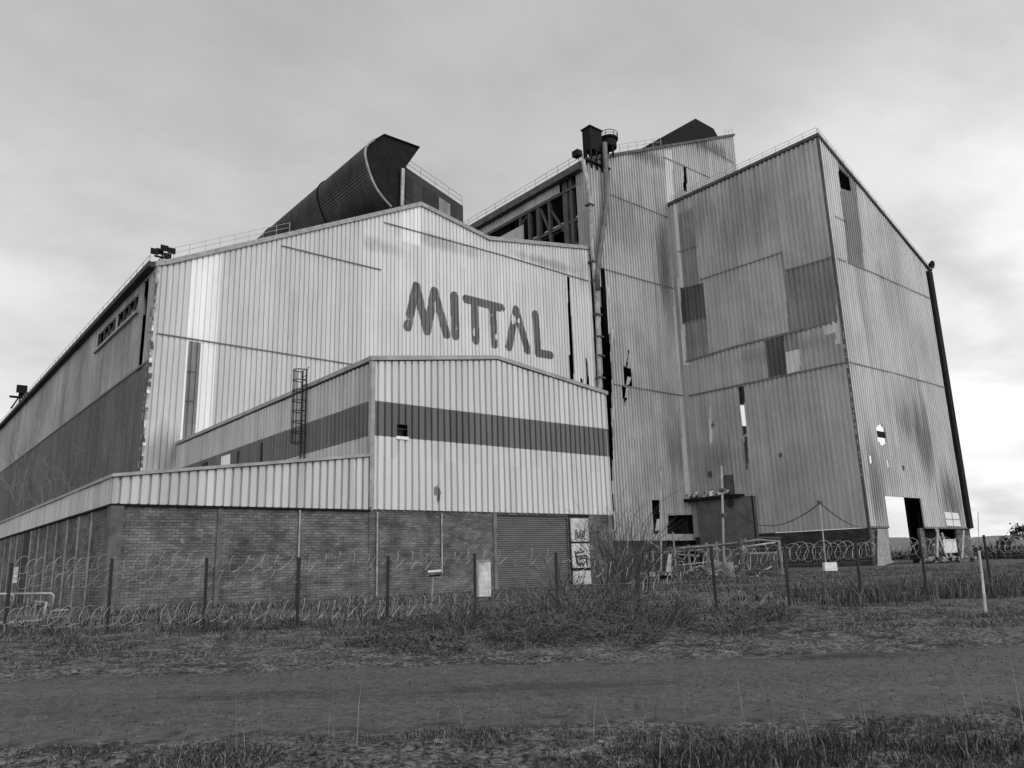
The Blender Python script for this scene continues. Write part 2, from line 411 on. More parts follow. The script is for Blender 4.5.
# curved cowl along the roof ridge
YC = YM+2.2
prof_c = [onY(*p, YC) for p in ((391, 207), (383, 198), (376, 188), (370.5, 176), (366.5, 163), (365, 153), (367, 145.5), (373, 140.5), (384.7, 133.5))]
fine = []
for i in range(len(prof_c)-1):
    p0, p1, p2, p3 = prof_c[max(i-1, 0)], prof_c[i], prof_c[i+1], prof_c[min(i+2, len(prof_c)-1)]
    for k in range(9):
        t = k/9; fine.append(.5*((2*p1)+(p2-p0)*t+(2*p0-5*p1+4*p2-p3)*t*t+(3*p1-p0-3*p2+p3)*t**3))
fine.append(prof_c[-1])
ctr = sum(fine, Vector())/len(fine)
outer = [p + (p-ctr).normalized()*(.06 if i % 2 else -.03) for i, p in enumerate(fine)]
endp = [onY(*p, YC) for p in ((420.3, 146.7), (405, 168), (402.5, 205))]
base_c = [Vector((endp[-1].x, YC, 44)), Vector((outer[0].x-.2, YC, 44))]
body = outer + endp + base_c
mb = MB(); LENC = 118.
mb.prism(body, (0, LENC, 0), 0, False)
pl = [Vector((p.x, YC+.35, p.z)) for p in body]; mb.face(pl[::-1], 1); mb.face([Vector((p.x, YC+LENC, p.z)) for p in body], 1)
cowl = mb.build('roof_cowl', [clad_mat('cowl_slats', .075, .45, .05, .5, 30., 31, .5), M['dark']], shed)
mb = MB(); mb.tube([Vector((p.x, YC-.05, p.z)) for p in fine[:-8]], .16, 5); mb.build('rim', M['trim'], cowl)
mb = MB()
for dy in (14, 34, 60, 90): mb.tube([p + (p-ctr).normalized()*.1 + Vector((0, dy, 0)) for p in fine[:-10]], .12, 5)
build_each(mb, 'stiffener', M['dark'], cowl)
mb = MB(); a = onY(403, 169, YC-.2); b = onY(402, 206, YC-.2); mb.tube([a, b], .28, 6); mb.build('white_post', M['galv'], cowl)
# ridge monitor right of the cowl
YV = YM+3.5
P4 = [onY(*p, YV) for p in ((405.5, 167), (463, 206))]
mon = [P4[0], P4[1], Vector((P4[1].x, YV, 45)), Vector((P4[0].x, YV, 45))]
mb = MB(); mb.prism(mon, (0, 60, 0)); moni = mb.build('roof_monitor', M['roof'], shed)
mb = MB(); d = (P4[1]-P4[0])
for a, b in ((.0, .12), (.3, .44), (.47, .55), (.78, .86)):
    p, q = P4[0]+d*a, P4[0]+d*b
    mb.prism([p+Vector((0, -.06, -1.2)), q+Vector((0, -.06, -1.2)), q+Vector((0, -.06, -4.6)), p+Vector((0, -.06, -4.6))], (0, .03, 0))
build_each(mb, 'opening', M['void'], moni)
mb = MB(); p, q = P4[0]+d*.56, P4[0]+d*.76
mb.prism([p+Vector((0, -.1, -1.2)), q+Vector((0, -.1, -1.2)), q+Vector((0, -.1, -5)), p+Vector((0, -.1, -5))], (0, .05, 0)); mb.build('panel', M['lead'], moni)
railing(shed, [P4[0]+d*.03+Vector((0, .2, 0)), P4[1]+Vector((0, .2, 0))], 1.6, 2.2, .05)
# drain pipe down the right edge of the shed front
mb = MB(); pp = [(583, 160), (590, 200), (592, 250), (596, 290), (598, 330), (600, 395), (606, 470)]
mb.tube([onY(*p, YM-.6) for p in pp], .36, 9); down = mb.build('downpipe', M['pipe'], shed, True)
mb = MB()
for p in ((590, 205), (593, 262), (595.5, 281), (597.5, 315), (599, 337), (600, 356), (600.5, 378)):
    c = onY(*p, YM-.6); mb.box((c.x-.6, c.y-.5, c.z-.12), (c.x+.6, c.y+.62, c.z+.12))
build_each(mb, 'bracket', M['rust'], down)

# ================================================================== 2 gabled annex (taller front block)
ann = thing('gabled_annex', 'low sheet metal annex with a dark horizontal band above brick base and roller door', 'annex', (XH, YF, 0))
top_a = lin([(XH, 14.3), (33.5, 15.8), (XH2, 14.55)])
hp = [onY(*p, YF) for p in ((397, 424), (407.5, 437))]
gash = [onY(*p, YF) for p in ((434, 488), (438, 484), (441, 492), (439, 505), (436, 500))]
mb = MB()
sheet(mb, 'X', YF, -1, XH, XH2, 5.1, top_a, .5, PROF_STD, [(rect(XH, XH2+1, 9.6, 11.8), 1), (rect(hp[0].x, hp[1].x, hp[1].z, hp[0].z), None), (poly_cut([(p.x, p.z) for p in gash]), 2)])
mb.build('front_wall', [M['annex'], M['band'], M['lead']], ann)
mb = MB(); mb.box((hp[0].x-.06, YF-.06, hp[1].z-.2), (hp[1].x+.06, YF+.2, hp[1].z), 0); mb.box((hp[0].x, YF+.5, hp[1].z), (hp[1].x, YF+.6, hp[0].z+.4), 1)
mb.box((hp[0].x+.02, YF+.05, hp[1].z+.45), (hp[1].x-.02, YF+.12, hp[1].z+.52), 1)
build_each(mb, 'window_opening', [M['white'], M['void']], ann)
mb = MB()
wy = lambda x, y: onX(x, y, XH)
regs = [(rect(YF, YM, 9.6, 11.8), 1)]
for xa, xb in ((202, 208), (237, 240), (261, 263)): regs.append((rect(wy(xb, 455).y, wy(xa, 455).y, 8.6, 11.5), 2))
regs.append((rect(wy(231, 455).y, wy(222, 455).y, 8.6, 11.5), 3))
sheet(mb, 'Y', XH, -1, YF, YM-.12, 5, 14.2, .55, PROF_SINE, regs)
mb.build('side_wall', [M['annex_side'], M['band'], M['void'], M['pale']], ann)
mb = MB(); sheet(mb, 'Y', XH2, 1, YF, YM-.12, 5.1, 14.4, .55, PROF_SINE); mb.build('far_side_wall', M['annex_side'], ann)
mb = MB(); qa = [(XH-.15, 14.3), (33.5, 15.85), (XH2+.15, 14.55)]
mb.prism([(x, YF-.12, z+.02) for x, z in qa] + [(x, YF-.12, z+.3) for x, z in qa[::-1]], (0, YM-YF, 0))
mb.build('roof', M['trim'], ann)
mb = MB(); mb.box((XH-.13, YF-.13, 5.2), (XH+.16, YF+.16, 14.28)); mb.build('corner_trim', M['trim'], ann)
# brick base with roller door opening
DX0, DX1, DZ = onY(497, 520, YF).x, onY(568.5, 520, YF).x, 4.95
PX0, PX1 = onY(570.5, 520, YF).x, onY(588, 520, YF).x
mb = MB(); YBk = YF+.12
mb.box((XH-.02, YBk, -.2), (DX0, YBk+.35, 5.12)); mb.box((DX0, YBk, DZ), (DX1, YBk+.35, 5.12)); mb.box((DX1, YBk, -.2), (XH2-.1, YBk+.35, 5.12))
mb.box((XH2-.45, YBk+.35, -.2), (XH2-.1, YM-.2, 5.12))
build_each(mb, 'brick_base', M['brick'], ann)
mb = MB(); mb.box((XH2-.55, YBk-.12, -.2), (XH2-.1, YBk-.002, 5.08)); mb.box((DX0-.28, YBk-.1, -.2), (DX0-.003, YBk-.002, 5.08))
build_each(mb, 'pier', plain('grey_pier', .17, .9, .5, 1.2), ann)
mb = MB(); z = .0
while z < DZ-.02:
    mb.prism([(DX0, YBk+.20, z), (DX0, YBk+.14, z+.03), (DX0, YBk+.14, z+.11), (DX0, YBk+.20, z+.14)], (DX1-DX0, 0, 0)); z += .142
mb.box((DX0, YBk+.21, 0), (DX1, YBk+.25, DZ)); 
mb.build('roller_door', plain('roller_door_grey', .13, .6, .3, .5, stretch=(1, 1, 4)), ann)
# tall door leaf of three scrawled pale panels
gm = NT('scrawled_pale_panel'); g1 = gm.ramp(gm.noise(1.1, 5, .7), (.35, .3), (.62, .55))
panel_mat = gm.done(g1, .7, 0, gm.noise(4.), .2, .02)
gz = [onY(575, y, YF).z for y in (518, 541.5, 543.5, 568, 571, 592)]
pl3 = MB(); 
for za, zb2 in ((gz[0], gz[1]), (gz[2], gz[3]), (gz[4], .05)): pl3.box((PX0, YBk-.14, zb2), (PX1, YBk-.06, za))
door = pl3.build('panel_door', panel_mat, ann)
mb = MB(); mb.box((PX0-.12, YBk-.055, 0), (PX1+.1, YBk-.004, 5.05)); build_each(mb, 'frame', M['dark'], door)
mb = MB()
def scrawl(pts, z0, z1, w=.05):
    q = [Vector((PX0+(PX1-PX0)*u, YBk-.147, z1+(z0-z1)*v)) for u, v in pts]
    for a, b in zip(q, q[1:]):
        e = (b-a); n = Vector((-e.z, 0, e.x)).normalized()*w*.5
        mb.prism([a-n, b-n, b+n, a+n], (0, .004, 0))
for pts in (((.22, .5), (.24, .95)), ((.3, .48), (.32, .9)), ((.3, .55), (.42, .9), (.5, .5), (.52, .92)), ((.58, .92), (.6, .55), (.7, .62), (.62, .75), (.75, .92)), ((.78, .45), (.72, .8)), ((.74, .88), (.75, .93))):
    scrawl(pts, gz[1], gz[0], .09)
for pts in (((.2, .45), (.3, .35), (.5, .38), (.7, .3)), ((.2, .5), (.25, .9)), ((.25, .55), (.8, .5)), ((.3, .7), (.5, .6), (.75, .62), (.8, .8)), ((.35, .8), (.42, .95), (.5, .75), (.58, .95), (.66, .78)), ((.8, .5), (.82, .95)), ((.45, .2), (.55, .28)), ((.15, .3), (.2, .6), (.35, .9))):
    scrawl(pts, gz[3], gz[2], .12)
for pts in (((.2, .6), (.4, .5), (.6, .6), (.7, .5)), ((.3, .4), (.35, .7))): scrawl(pts, .2, gz[4], .04)
mb.build('scrawl', plain('black_spray_paint', .03, .6), door)['kind'] = 'stuff'

# ================================================================== 3 brick lean-to
lean = thing('brick_lean_to', 'long low brick building with a pale ribbed fascia under its sloping eave', 'building', (XL, YF, 0))
YLE = 90.
mb = MB(); mb.box((XL+.1, YBk, -.3), (XH-.05, YBk+.35, 5.12)); mb.box((XL+.1, YBk+.35, -.3), (XL+.45, YLE, 5.12)); mb.box((XL+.45, YLE-.35, -.3), (XM, YLE, 5.12))
mb.build('brick_wall', M['brick'], lean)
mb = MB(); sheet(mb, 'X', YF, -1, XL, XH-.14, 5.08, lin([(XL, 6.35), (XH, 8.25)]), .46, PROF_STD); sheet(mb, 'Y', XL, -1, YF, YLE, 5.08, 6.35, .6, PROF_SINE)
mb.build('fascia', M['fascia'], lean)
mb = MB()
mb.prism([(XL-.12, YF-.12, 6.36), (XH-.14, YF-.12, 8.26), (XH-.14, YF-.12, 8.44), (XL-.12, YF-.12, 6.52)], (0, YLE-YF+.2, 0))
mb.build('roof', M['trim'], lean)
mb = MB(); mb.box((XL-.05, YF-.05, 4.98), (XH, YF+.1, 5.075)); mb.box((XL-.05, YF+.1, 4.98), (XL+.09, YLE, 5.075)); mb.build('soffit', M['dark'], lean)
mb = MB(); mb.box((XL-.03, YF-.08, -.3), (XL+.55, YBk-.003, 4.97)); mb.box((XL-.03, YBk-.003, -.3), (XL+.097, YBk+.55, 4.97))
for x in (219,): 
    q = onY(x, 560, YBk).x; mb.box((q-.2, YBk-.09, -.3), (q+.04, YBk-.004, 4.97))
build_each(mb, 'pier', plain('sooty_pier', .11, .9, .5, 1.2), lean)
mb = MB()
for xp, ybot in ((297.5, 0), (376, .0), (441, 1.2)):
    q = onY(xp, 560, YBk).x; mb.tube([(q, YBk-.12, ybot), (q, YBk-.12, 4.95)], .05, 8)
for yy in np.arange(46, 88, 3.1): mb.box((XL+.02, yy-.05, 0), (XL+.097, yy+.05, 4.95))
build_each(mb, 'downpipe', M['galv'], lean)
yd = [onX(x, 570, XL).y for x in (18, 26)]
mb = MB(); mb.box((XL+.03, yd[1], 0), (XL+.096, yd[0], 4.95)); mb.build('dark_door', M['void'], lean)

# ================================================================== 4 tower hall (centre)
tow = thing('tower_hall', 'tall middle hall with stained ribbed front and open steel framing on its left side', 'building', (XT, YM, 0))
XTE = 129.
top_t = lin([(XT, 66.3), (XTE, 86.4)])
YT2 = 165.
mb = MB()
P = lambda *px: poly_cut([(sY(*p).x, sY(*p).z) for p in px])
regs = [(P((600, 268), (604.5, 268), (608, 330), (611, 345), (614, 540), (606, 540)), None),
        (P((624, 366), (632, 369), (633, 387), (625, 385)), None), (P((627.5, 350), (629, 350), (628.5, 369), (626.5, 366)), None),
        (P((622, 386), (626.5, 388), (627, 398), (624.5, 407)), None), (P((632.5, 438), (634, 436), (634.5, 447)), None),
        (P((683, 166), (686.5, 168), (688, 192), (684, 191)), None),
        (P((652.5, 500), (660, 500), (660, 512), (658, 534), (653, 534)), None), (P((668, 515.5), (696, 514.5), (696, 534), (668, 534)), None),
        (P((664, 150), (671, 150), (694, 520), (687, 520)), 1), (P((730, 405), (756, 405), (756, 426), (730, 426)), None)]
sheet(mb, 'X', YM, -1, XT, XTE, 4.6, top_t, .66, PROF_DEEP, regs)
mb.build('front_wall', [M['tower'], M['facade']], tow)
mb = MB()
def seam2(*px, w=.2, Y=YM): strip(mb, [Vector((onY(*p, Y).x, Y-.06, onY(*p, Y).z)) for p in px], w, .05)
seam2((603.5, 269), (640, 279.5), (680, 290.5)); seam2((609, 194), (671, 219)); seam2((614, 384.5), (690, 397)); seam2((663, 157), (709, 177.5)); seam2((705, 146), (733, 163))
build_each(mb, 'seam_shadow', M['seam_shadow'], tow)
mb = MB()
for px, w, h, tilt in (((626, 385), .9, 1.2, .5), ((631, 372), .5, 1.6, .35), ((625, 398), .5, 1.5, .5), ((611, 345), .5, 2.5, .4), ((607, 300), .4, 2.0, .3), ((655, 531), .9, 1.6, .7), ((659, 512), .5, 1.2, .5), ((612, 420), .5, 2.2, .4), ((633, 441), .3, 1., .3)):
    p = onY(*px, YM-.1); mb.prism([p, p+Vector((w*.5, -tilt*.5, .1)), p+Vector((w*.9, -tilt, h)), p+Vector((w*.2, -tilt*.6, h*1.15))], (.01, .03, 0))
build_each(mb, 'torn_sheet', M['tower'], tow)
# open side above the shed roof
mb = MB(); tx = lambda x, y: onX(x, y, XT)
zu, zl = 65.6, tx(558.7, 193).z
y1 = tx(558.7, 180).y
pan = [tx(507, 237), tx(524, 222), tx(524, 240), tx(510, 241)]
sheet(mb, 'Y', XT, -1, y1, YT2, zl, zu, .62, PROF_SINE)
sheet(mb, 'Y', XT, -1, tx(524, 230).y, YT2, 45, tx(524, 224).z, .62, PROF_SINE)
sheet(mb, 'Y', XT, -1, YM, tx(577, 200).y, 4.6, 65.6, .62, PROF_SINE, [(rect(YM, YM+8, 4, 50), 1)])
mb.build('side_cladding', [M['tower'], M['void']], tow)
mb = MB()
for x, w in ((537, .4), (548.5, .28), (565, .55), (571, .35), (528, .3), (519, .25)):
    y = tx(x, 220).y; mb.box((XT+.2, y-w, 46), (XT+.2+2*w, y+w, 65.8))
for yk in np.arange(92, YT2, 8): mb.box((XT+6, yk-.3, 40), (XT+6.5, yk+.3, 67)); mb.box((XT+14, yk-.3, 40), (XT+14.5, yk+.3, 70))
mb.box((XT+.1, YM+2, zl-.5), (XT+.7, YT2, zl)); mb.box((XT+.3, YM+2, 57), (XT+.8, YT2, 57.5)); mb.box((XT+.3, YM+2, 52.6), (XT+.9, YT2, 53.2)); mb.box((XT+6, 84, 60), (XT+6.4, YT2, 61)); mb.box((XT+6, 84, 54), (XT+6.4, YT2, 54.8))
mb.tube([tx(549, 235)+Vector((.6, 0, 0)), tx(537, 205)+Vector((.6, 0, 0))], .25, 5); mb.tube([tx(565, 235)+Vector((.6, 0, 0)), tx(549, 210)+Vector((.6, 0, 0))], .25, 5)
mb.tube([tx(578, 232)+Vector((.8, 0, 0)), tx(566, 205)+Vector((.8, 0, 0))], .25, 5); mb.tube([tx(530, 205)+Vector((.6, 0, 0)), tx(512, 238)+Vector((.6, 0, 0))], .2, 5)
build_each(mb, 'steel_frame', M['steel'], tow)
mb = MB(); mb.box((XT+20, YM+1, 0), (XT+20.3, YT2, 70)); mb.box((XT, YT2-.2, 0), (XT+20, YT2, 66)); build_each(mb, 'inner_wall', M['void'], tow)
mb = MB(); mb.box((XT+1.2, YM+.1, -.3), (sY(667, 540).x, YM+.45, 4.55)); mb.build('brick_plinth', M['brick_d'], tow)
mb = MB(); mb.box((XT+9, YM+3.5, 0), (XT+27, YM+3.8, 13)); mb.build('cross_wall', M['void'], tow)
# upper right return wall and roof
mb = MB(); mb.box((XTE-.2, YM+.1, 58), (XTE, YT2, 86)); mb.box((XT+.5, YM+.3, 66-.3), (XT+.9, YM+.6, 66)); build_each(mb, 'return_wall', M['tower'], tow)
mb = MB(); mb.prism([(XT-.6, YM-.25, 65.9), (XTE+.3, YM-.25, 86.45), (XTE+.3, YM-.25, 86.95), (XT-.6, YM-.25, 66.5)], (0, YT2-YM, 0))
mb.box((XT-1.1, YM+1, 64.9), (XT-.05, YT2, 65.9)); mb.build('roof', M['rust'], tow)
railing(tow, [(XT-.4, y, 66.5) for y in (82, 165)], 1.5, 2.8, .05); railing(tow, [(x, YM, top_t(x)+.5) for x in (93.5, 105)], 1.5, 2.2, .05); railing(tow, [(x, YM, top_t(x)+.5) for x in (126, 129)], 1.1, 1.4, .04)
# hipped vent on the roof
pv = [onY(*p, YM+1.5) for p in ((650, 152), (664, 139), (664, 136.5), (695.5, 118.5), (713.5, 128.5), (718, 136.5), (718, 150))]
mb = MB(); mb.prism(pv, (0, 26, 0)); mb.build('roof_vent', M['dark'], tow)
# head house, tank platform and chutes
hc = onY(589.5, 125.5, YM-.4); hx = onY(601.5, 131, YM-.4).x; hy = onX(582, 132, hc.x).y; hb = onY(590, 147.5, YM-.4).z
mb = MB(); mb.box((hc.x, YM-.4, hb), (hx, hy, hc.z-.12)); mb.box((hc.x-.18, YM-.6, hc.z-.12), (hx+.18, hy+.2, hc.z+.06)); head = mb.build('head_house', M['dark'], tow)
mb = MB()
for x in (hc.x, (hc.x+hx)/2-.15, hx-.3):
    for y in (YM-.35, (YM+hy)/2, hy-.3): mb.box((x, y, 65.2), (x+.28, y+.28, hb))
build_each(mb, 'leg', M['dark'], head)
mb = MB(); mb.box((hc.x-1.2, YM-.6, hb-2.6), (hx+1.5, hy, hb-2.35)); p = onY(577.5, 153.5, YM); mb.box((p.x-.5, YM-.5, p.z-.5), (p.x+.6, YM+.8, p.z+.5)); build_each(mb, 'deck', M['dark'], head)
railing(head, [(hc.x-1.2, hy, hb-2.35), (hc.x-1.2, YM-.6, hb-2.35), (hx, YM-.6, hb-2.35)], 1.2, .8, .05, 'dark')
c = onY(608.5, 140.5, YM+.4)
mb = MB(); ring = lambda r, z: [Vector((c.x+r*math.cos(k*math.pi/7), c.y+r*math.sin(k*math.pi/7), z)) for k in range(14)]
zt = c.z+.2
mb.prism(ring(1.35, zt-1.7), (0, 0, 1.6)); mb.prism(ring(1.65, zt-.2), (0, 0, .3))
for k in range(0, 14, 2): p = ring(1.6, zt)[k]; mb.tube([p, p+Vector((0, 0, 1.0))], .06, 4)
mb.tube(ring(1.6, zt+1.0)+[ring(1.6, zt+1.0)[0]], .07, 4); mb.tube(ring(1.6, zt+.5)+[ring(1.6, zt+.5)[0]], .05, 4)
for k in (2, 6, 10): p = ring(1.1, zt-1.7)[k]; mb.tube([p, (p.x, p.y, top_t(p.x)-.5)], .2, 5)
mb.build('tank_platform', M['dark'], tow)
mb = MB(); mb.tube([onY(*p, YM-1.0) for p in ((604.5, 143), (605.5, 165), (606.5, 203), (602, 235), (597, 272), (597.5, 290))], .43, 10); mb.build('chute_pipe', plain('sooty_pipe', .12, .6, .5, .8), tow, True)

# ================================================================== 5 corner hall (right)
cor = thing('corner_hall', 'tall hall at the right with dark patches on one face and an open doorway', 'building', (XR, YR, 0))
ZC = 63.8
mb = MB(); cx_ = lambda x, y: onX(x, y, XR)
Q = lambda *px: poly_cut([(cx_(*p).y, cx_(*p).z) for p in px])
regs = [(Q((676, 215), (694, 207), (704, 357), (687, 363)), 1), (Q((672, 200), (676, 200), (689, 365), (684, 365)), 3),
        (Q((680, 288), (703, 283), (706, 318), (682, 324)), 2), (Q((685, 322), (706, 317), (708, 355), (687, 362)), 1),
        (Q((784, 270), (833, 257), (838, 320), (789, 336)), 1),
        (Q((765, 341), (784, 335), (786, 374), (768, 378)), 2), (Q((784, 335), (798, 331), (801, 370), (786, 374)), 1), (Q((786, 352), (799, 349), (800, 370), (787, 374)), 3),
        (Q((824, 325), (838, 320), (841, 343), (836, 344), (836, 332), (825, 335)), 3),
        (Q((738.5, 387), (744, 386), (746.5, 432), (743, 437)), None), (Q((744, 437), (746.5, 436), (748, 470), (746.5, 470)), None),
        (Q((709, 407), (711, 405), (712, 442), (710, 445)), 3)]
for px, r in (((710, 474.5), .5), ((712, 425), .4), ((781, 455), .35)):
    p = cx_(*px); regs.append((poly_cut([(p.y+r*math.cos(k*1.05+.3)*random.uniform(.6, 1.3), p.z+1.2*r*math.sin(k*1.05+.3)) for k in range(6)]), 2))
sheet(mb, 'Y', XR, -1, YR, YM-.1, 5.1, ZC, .80, PROF_DEEP, regs)
mb.build('side_wall', [M['corner'], M['corner_d'], M['black_p'], M['facade']], cor)
mb = MB()
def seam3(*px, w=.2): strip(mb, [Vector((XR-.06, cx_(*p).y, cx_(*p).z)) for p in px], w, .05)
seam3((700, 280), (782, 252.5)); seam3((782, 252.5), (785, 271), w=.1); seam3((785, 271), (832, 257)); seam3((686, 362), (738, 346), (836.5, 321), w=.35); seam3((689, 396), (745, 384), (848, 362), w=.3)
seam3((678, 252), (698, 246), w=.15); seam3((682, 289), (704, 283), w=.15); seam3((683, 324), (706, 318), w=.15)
build_each(mb, 'seam_shadow', M['seam_shadow'], cor)
top_c = lin([(XR, ZC), (XE, 49.4)])
cy_ = lambda x, y: onY(x, y, YR)
S = lambda *px: poly_cut([(cy_(*p).x, cy_(*p).z) for p in px])
dx0, dx1, dzt = cy_(884.5, 497).x, cy_(920, 497).x, cy_(900, 497).z
ell = [(880.5, 424), (884, 428), (886, 437), (885.5, 444), (882, 446), (878.5, 441), (876, 432), (877, 426)]
mb = MB()
regs = [(S((837, 160), (855, 178), (864.5, 270), (848, 264)), 1), (S((837.5, 166), (850, 178), (852, 192), (840, 188)), None),
        (S(*ell), None), (S((901.5, 465), (904, 466), (904, 471), (902, 470)), None), (S((887, 461), (888, 460), (889, 468)), None),
        (S((869, 455), (872, 456), (873, 464), (870, 463)), None),
        (rect(dx0, dx1, 0, dzt), None)]
b0 = cy_(872, 527).z
sheet(mb, 'X', YR, -1, XR, XE, b0, top_c, .66, PROF_DEEP, regs)
mb.build('gable_wall', [M['gable'], M['corner_d']], cor)
mb = MB(); p, q = cy_(878, 434), cy_(886, 437); mb.box((p.x-.3, YR+.1, q.z-.1), (q.x+.4, YR+.4, q.z+.75)); mb.build('broken_rail', M['dark'], cor)
mb = MB()
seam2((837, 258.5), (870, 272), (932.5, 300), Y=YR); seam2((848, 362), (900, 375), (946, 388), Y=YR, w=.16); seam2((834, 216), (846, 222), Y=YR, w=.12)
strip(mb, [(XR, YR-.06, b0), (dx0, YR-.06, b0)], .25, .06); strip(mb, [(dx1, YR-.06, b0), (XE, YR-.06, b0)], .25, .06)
build_each(mb, 'gable_seam_shadow', M['seam_shadow'], cor)
# plinth: brick, with a broken bay to the right of the door
bx0, bx1 = cy_(922, 540).x, cy_(959, 540).x
mb = MB(); mb.box((XR+.25, YR+.12, -.3), (dx0, YR+.5, b0-.05)); mb.box((dx1, YR+.12, -.3), (bx0, YR+.5, b0-.05)); mb.box((bx1, YR+.12, -.3), (XE-.1, YR+.5, b0-.05))
mb.box((XR+.12, YR+.12, -.3), (XR+.25, YM-.2, 5.05), 1)
build_each(mb, 'brick_plinth', [M['brick'], M['brick_d']], cor)
mb = MB(); mb.box((XR-.16, YR-.16, -.2), (XR+.1, YR+.1, ZC-.1)); cf = mb.build('corner_post', M['rust'], cor)
mb = MB(); z = 12.
while z < 34:
    h = random.uniform(.2, .9); w = random.uniform(.05, .22); mb.prism([(XR-.19, YR-.1, z), (XR-.19, YR+w, z+.2), (XR-.19, YR+w*random.uniform(.3, 1), z+h), (XR-.19, YR-.1, z+h)], (.02, 0, 0)); z += h*random.uniform(1.2, 4)
build_each(mb, 'torn_flashing', M['trim'], cor)
mb = MB(); mb.box((XE-1.3, YR-.5, b0), (XE+.1, YR+.3, 49.3)); mb.build('end_column', M['dark'], cor)
mb = MB(); mb.prism([(XR-.35, YR-.3, ZC), (XE+.5, YR-.3, 49.5), (XE+.5, YR-.3, 49.9), (XR-.35, YR-.3, ZC+.45)], (0, YM-YR, 0)); mb.build('roof', M['rust'], cor)
railing(cor, [(XR-.1, y, ZC+.4) for y in (YR, 80)], 1.1, 2.2, .04); railing(cor, [(x, YR-.1, top_c(x)+.4) for x in (XR, 122, XE)], 1.0, 2.4, .035)
mb = MB()
mb.box((XR+.4, YM-.8, 0), (XR+8, YM-.4, 60)); mb.box((XE-.4, YR+14, 34), (XE-.2, YM, 49)); mb.box((XE-.4, YR+.6, 0), (XE-.2, YR+7.5, 49)); build_each(mb, 'inner_wall', M['void'], cor)
ip = onY(904, 500, YR+6)
mb = MB(); mb.box((ip.x, YR+5.5, 0), (ip.x+9, YR+6, 20)); mb.box((bx0+6, YR+2.5, 0), (XE-.5, YR+2.7, 8)); build_each(mb, 'inner_partition', M['void'], cor)
mb = MB(); p, q = cy_(943, 512), cy_(959, 526); mb.prism([(p.x, YR-.2, p.z), (q.x, YR-.2, p.z-.1), (q.x+.2, YR-.2, q.z-.1), (p.x+.2, YR-.2, q.z)], (0, .06, 0)); sq = mb.build('pale_panel', M['white'], cor)
mb = MB(); mb.box((p.x, YR-.24, (p.z+q.z)/2-.1), (q.x, YR-.205, (p.z+q.z)/2+.04)); mb.box(((p.x+q.x)/2-.05, YR-.24, q.z), ((p.x+q.x)/2+.1, YR-.242+.035, p.z)); build_each(mb, 'batten', M['galv'], sq)
# ================================================================== fittings and small things
def floodlight(loc, label, heads, s=1.):
    t = thing('floodlight', label, 'floodlight', loc, 'floodlights on the roof edges'); L = Vector(loc)
    mb = MB(); mb.tube([L, L+Vector((0, 0, 1.3*s))], .09*s, 6); mb.box(L+Vector((-.9, -.08, .75))*s, L+Vector((.9, .08, .95))*s); mb.tube([L+Vector((-.6, .7, -.2))*s, L+Vector((0, 0, 1.1))*s], .07*s, 5); mb.build('bracket', M['dark'], t)
    for dx, dy, dz in heads:
        c = L+Vector((dx, dy, dz))*s; mb = MB()
        a = [c+Vector((x*.46, -.28, z*.4))*s for x, z in ((-1, -1), (1, -1), (1, 1), (-1, 1))]; b = [c+Vector((x*.2, .3, z*.15+.05))*s for x, z in ((-1, -1), (1, -1), (1, 1), (-1, 1))]
        mb.face(a); mb.face(b[::-1])
        for i in range(4): j = (i+1) % 4; mb.face([a[j], a[i], b[i], b[j]])
        mb.build('lamp_head', M['dark'], t)
p = onX(158, 259, XM); floodlight((XM+.6, YM+.3, 33.2), 'cluster of dark floodlights on the left corner of the shed roof', [(-1.0, 0, 1.3), (.1, 0, 2.0), (.5, -.1, 1.0), (-.3, .4, 1.6), (1.0, .1, 1.9)], .85)
p = onX(19, 408, XM-.3); floodlight((XM-.3, p.y, 33.1), 'single dark floodlight far back on the long left roof edge', [(0, -.2, 1.6), (.3, .4, 1.1)], 1.9)
floodlight((XE+.3, YR-.4, 49.7), 'small dark floodlight on the low right corner of the tallest hall', [(.3, 0, 1.2), (-.1, 0, .7)], 1.1)
# caged ladder on the annex side
ly = onX(304, 420, XH-.2).y; lt = onX(302, 372, XH-.4).z; lb = onX(304, 460, XH-.2).z
lad = thing('caged_ladder', 'dark caged ladder fixed to the side of the banded annex', 'ladder', (XH-.2, ly, lb))
mb = MB()
for dy in (-.32, .32): mb.tube([(XH-.25, ly+dy, lb), (XH-.25, ly+dy, lt+.1), (XH-.1, ly+dy, lt+.3)], .055, 6)
build_each(mb, 'rail', M['post'], lad)
mb = MB()
z = lb+.3
while z < lt: mb.tube([(XH-.25, ly-.32, z), (XH-.25, ly+.32, z)], .025, 5); z += .32
build_each(mb, 'rung', M['post'], lad)
mb = MB(); za = onX(299, 441, XH-.9).z; z = za
hoop = lambda z: [Vector((XH-.25-.85*math.sin(math.pi*k/8)**.8, ly+.45*math.cos(math.pi*k/8), z)) for k in range(9)]
while z < lt+.2: mb.tube(hoop(z), .035, 5); z += .75
for k in (1, 2, 3, 4, 5, 6, 7): mb.tube([hoop(za)[k], hoop(lt+.1)[k]], .022, 4)
mb.build('cage', M['post'], lad)
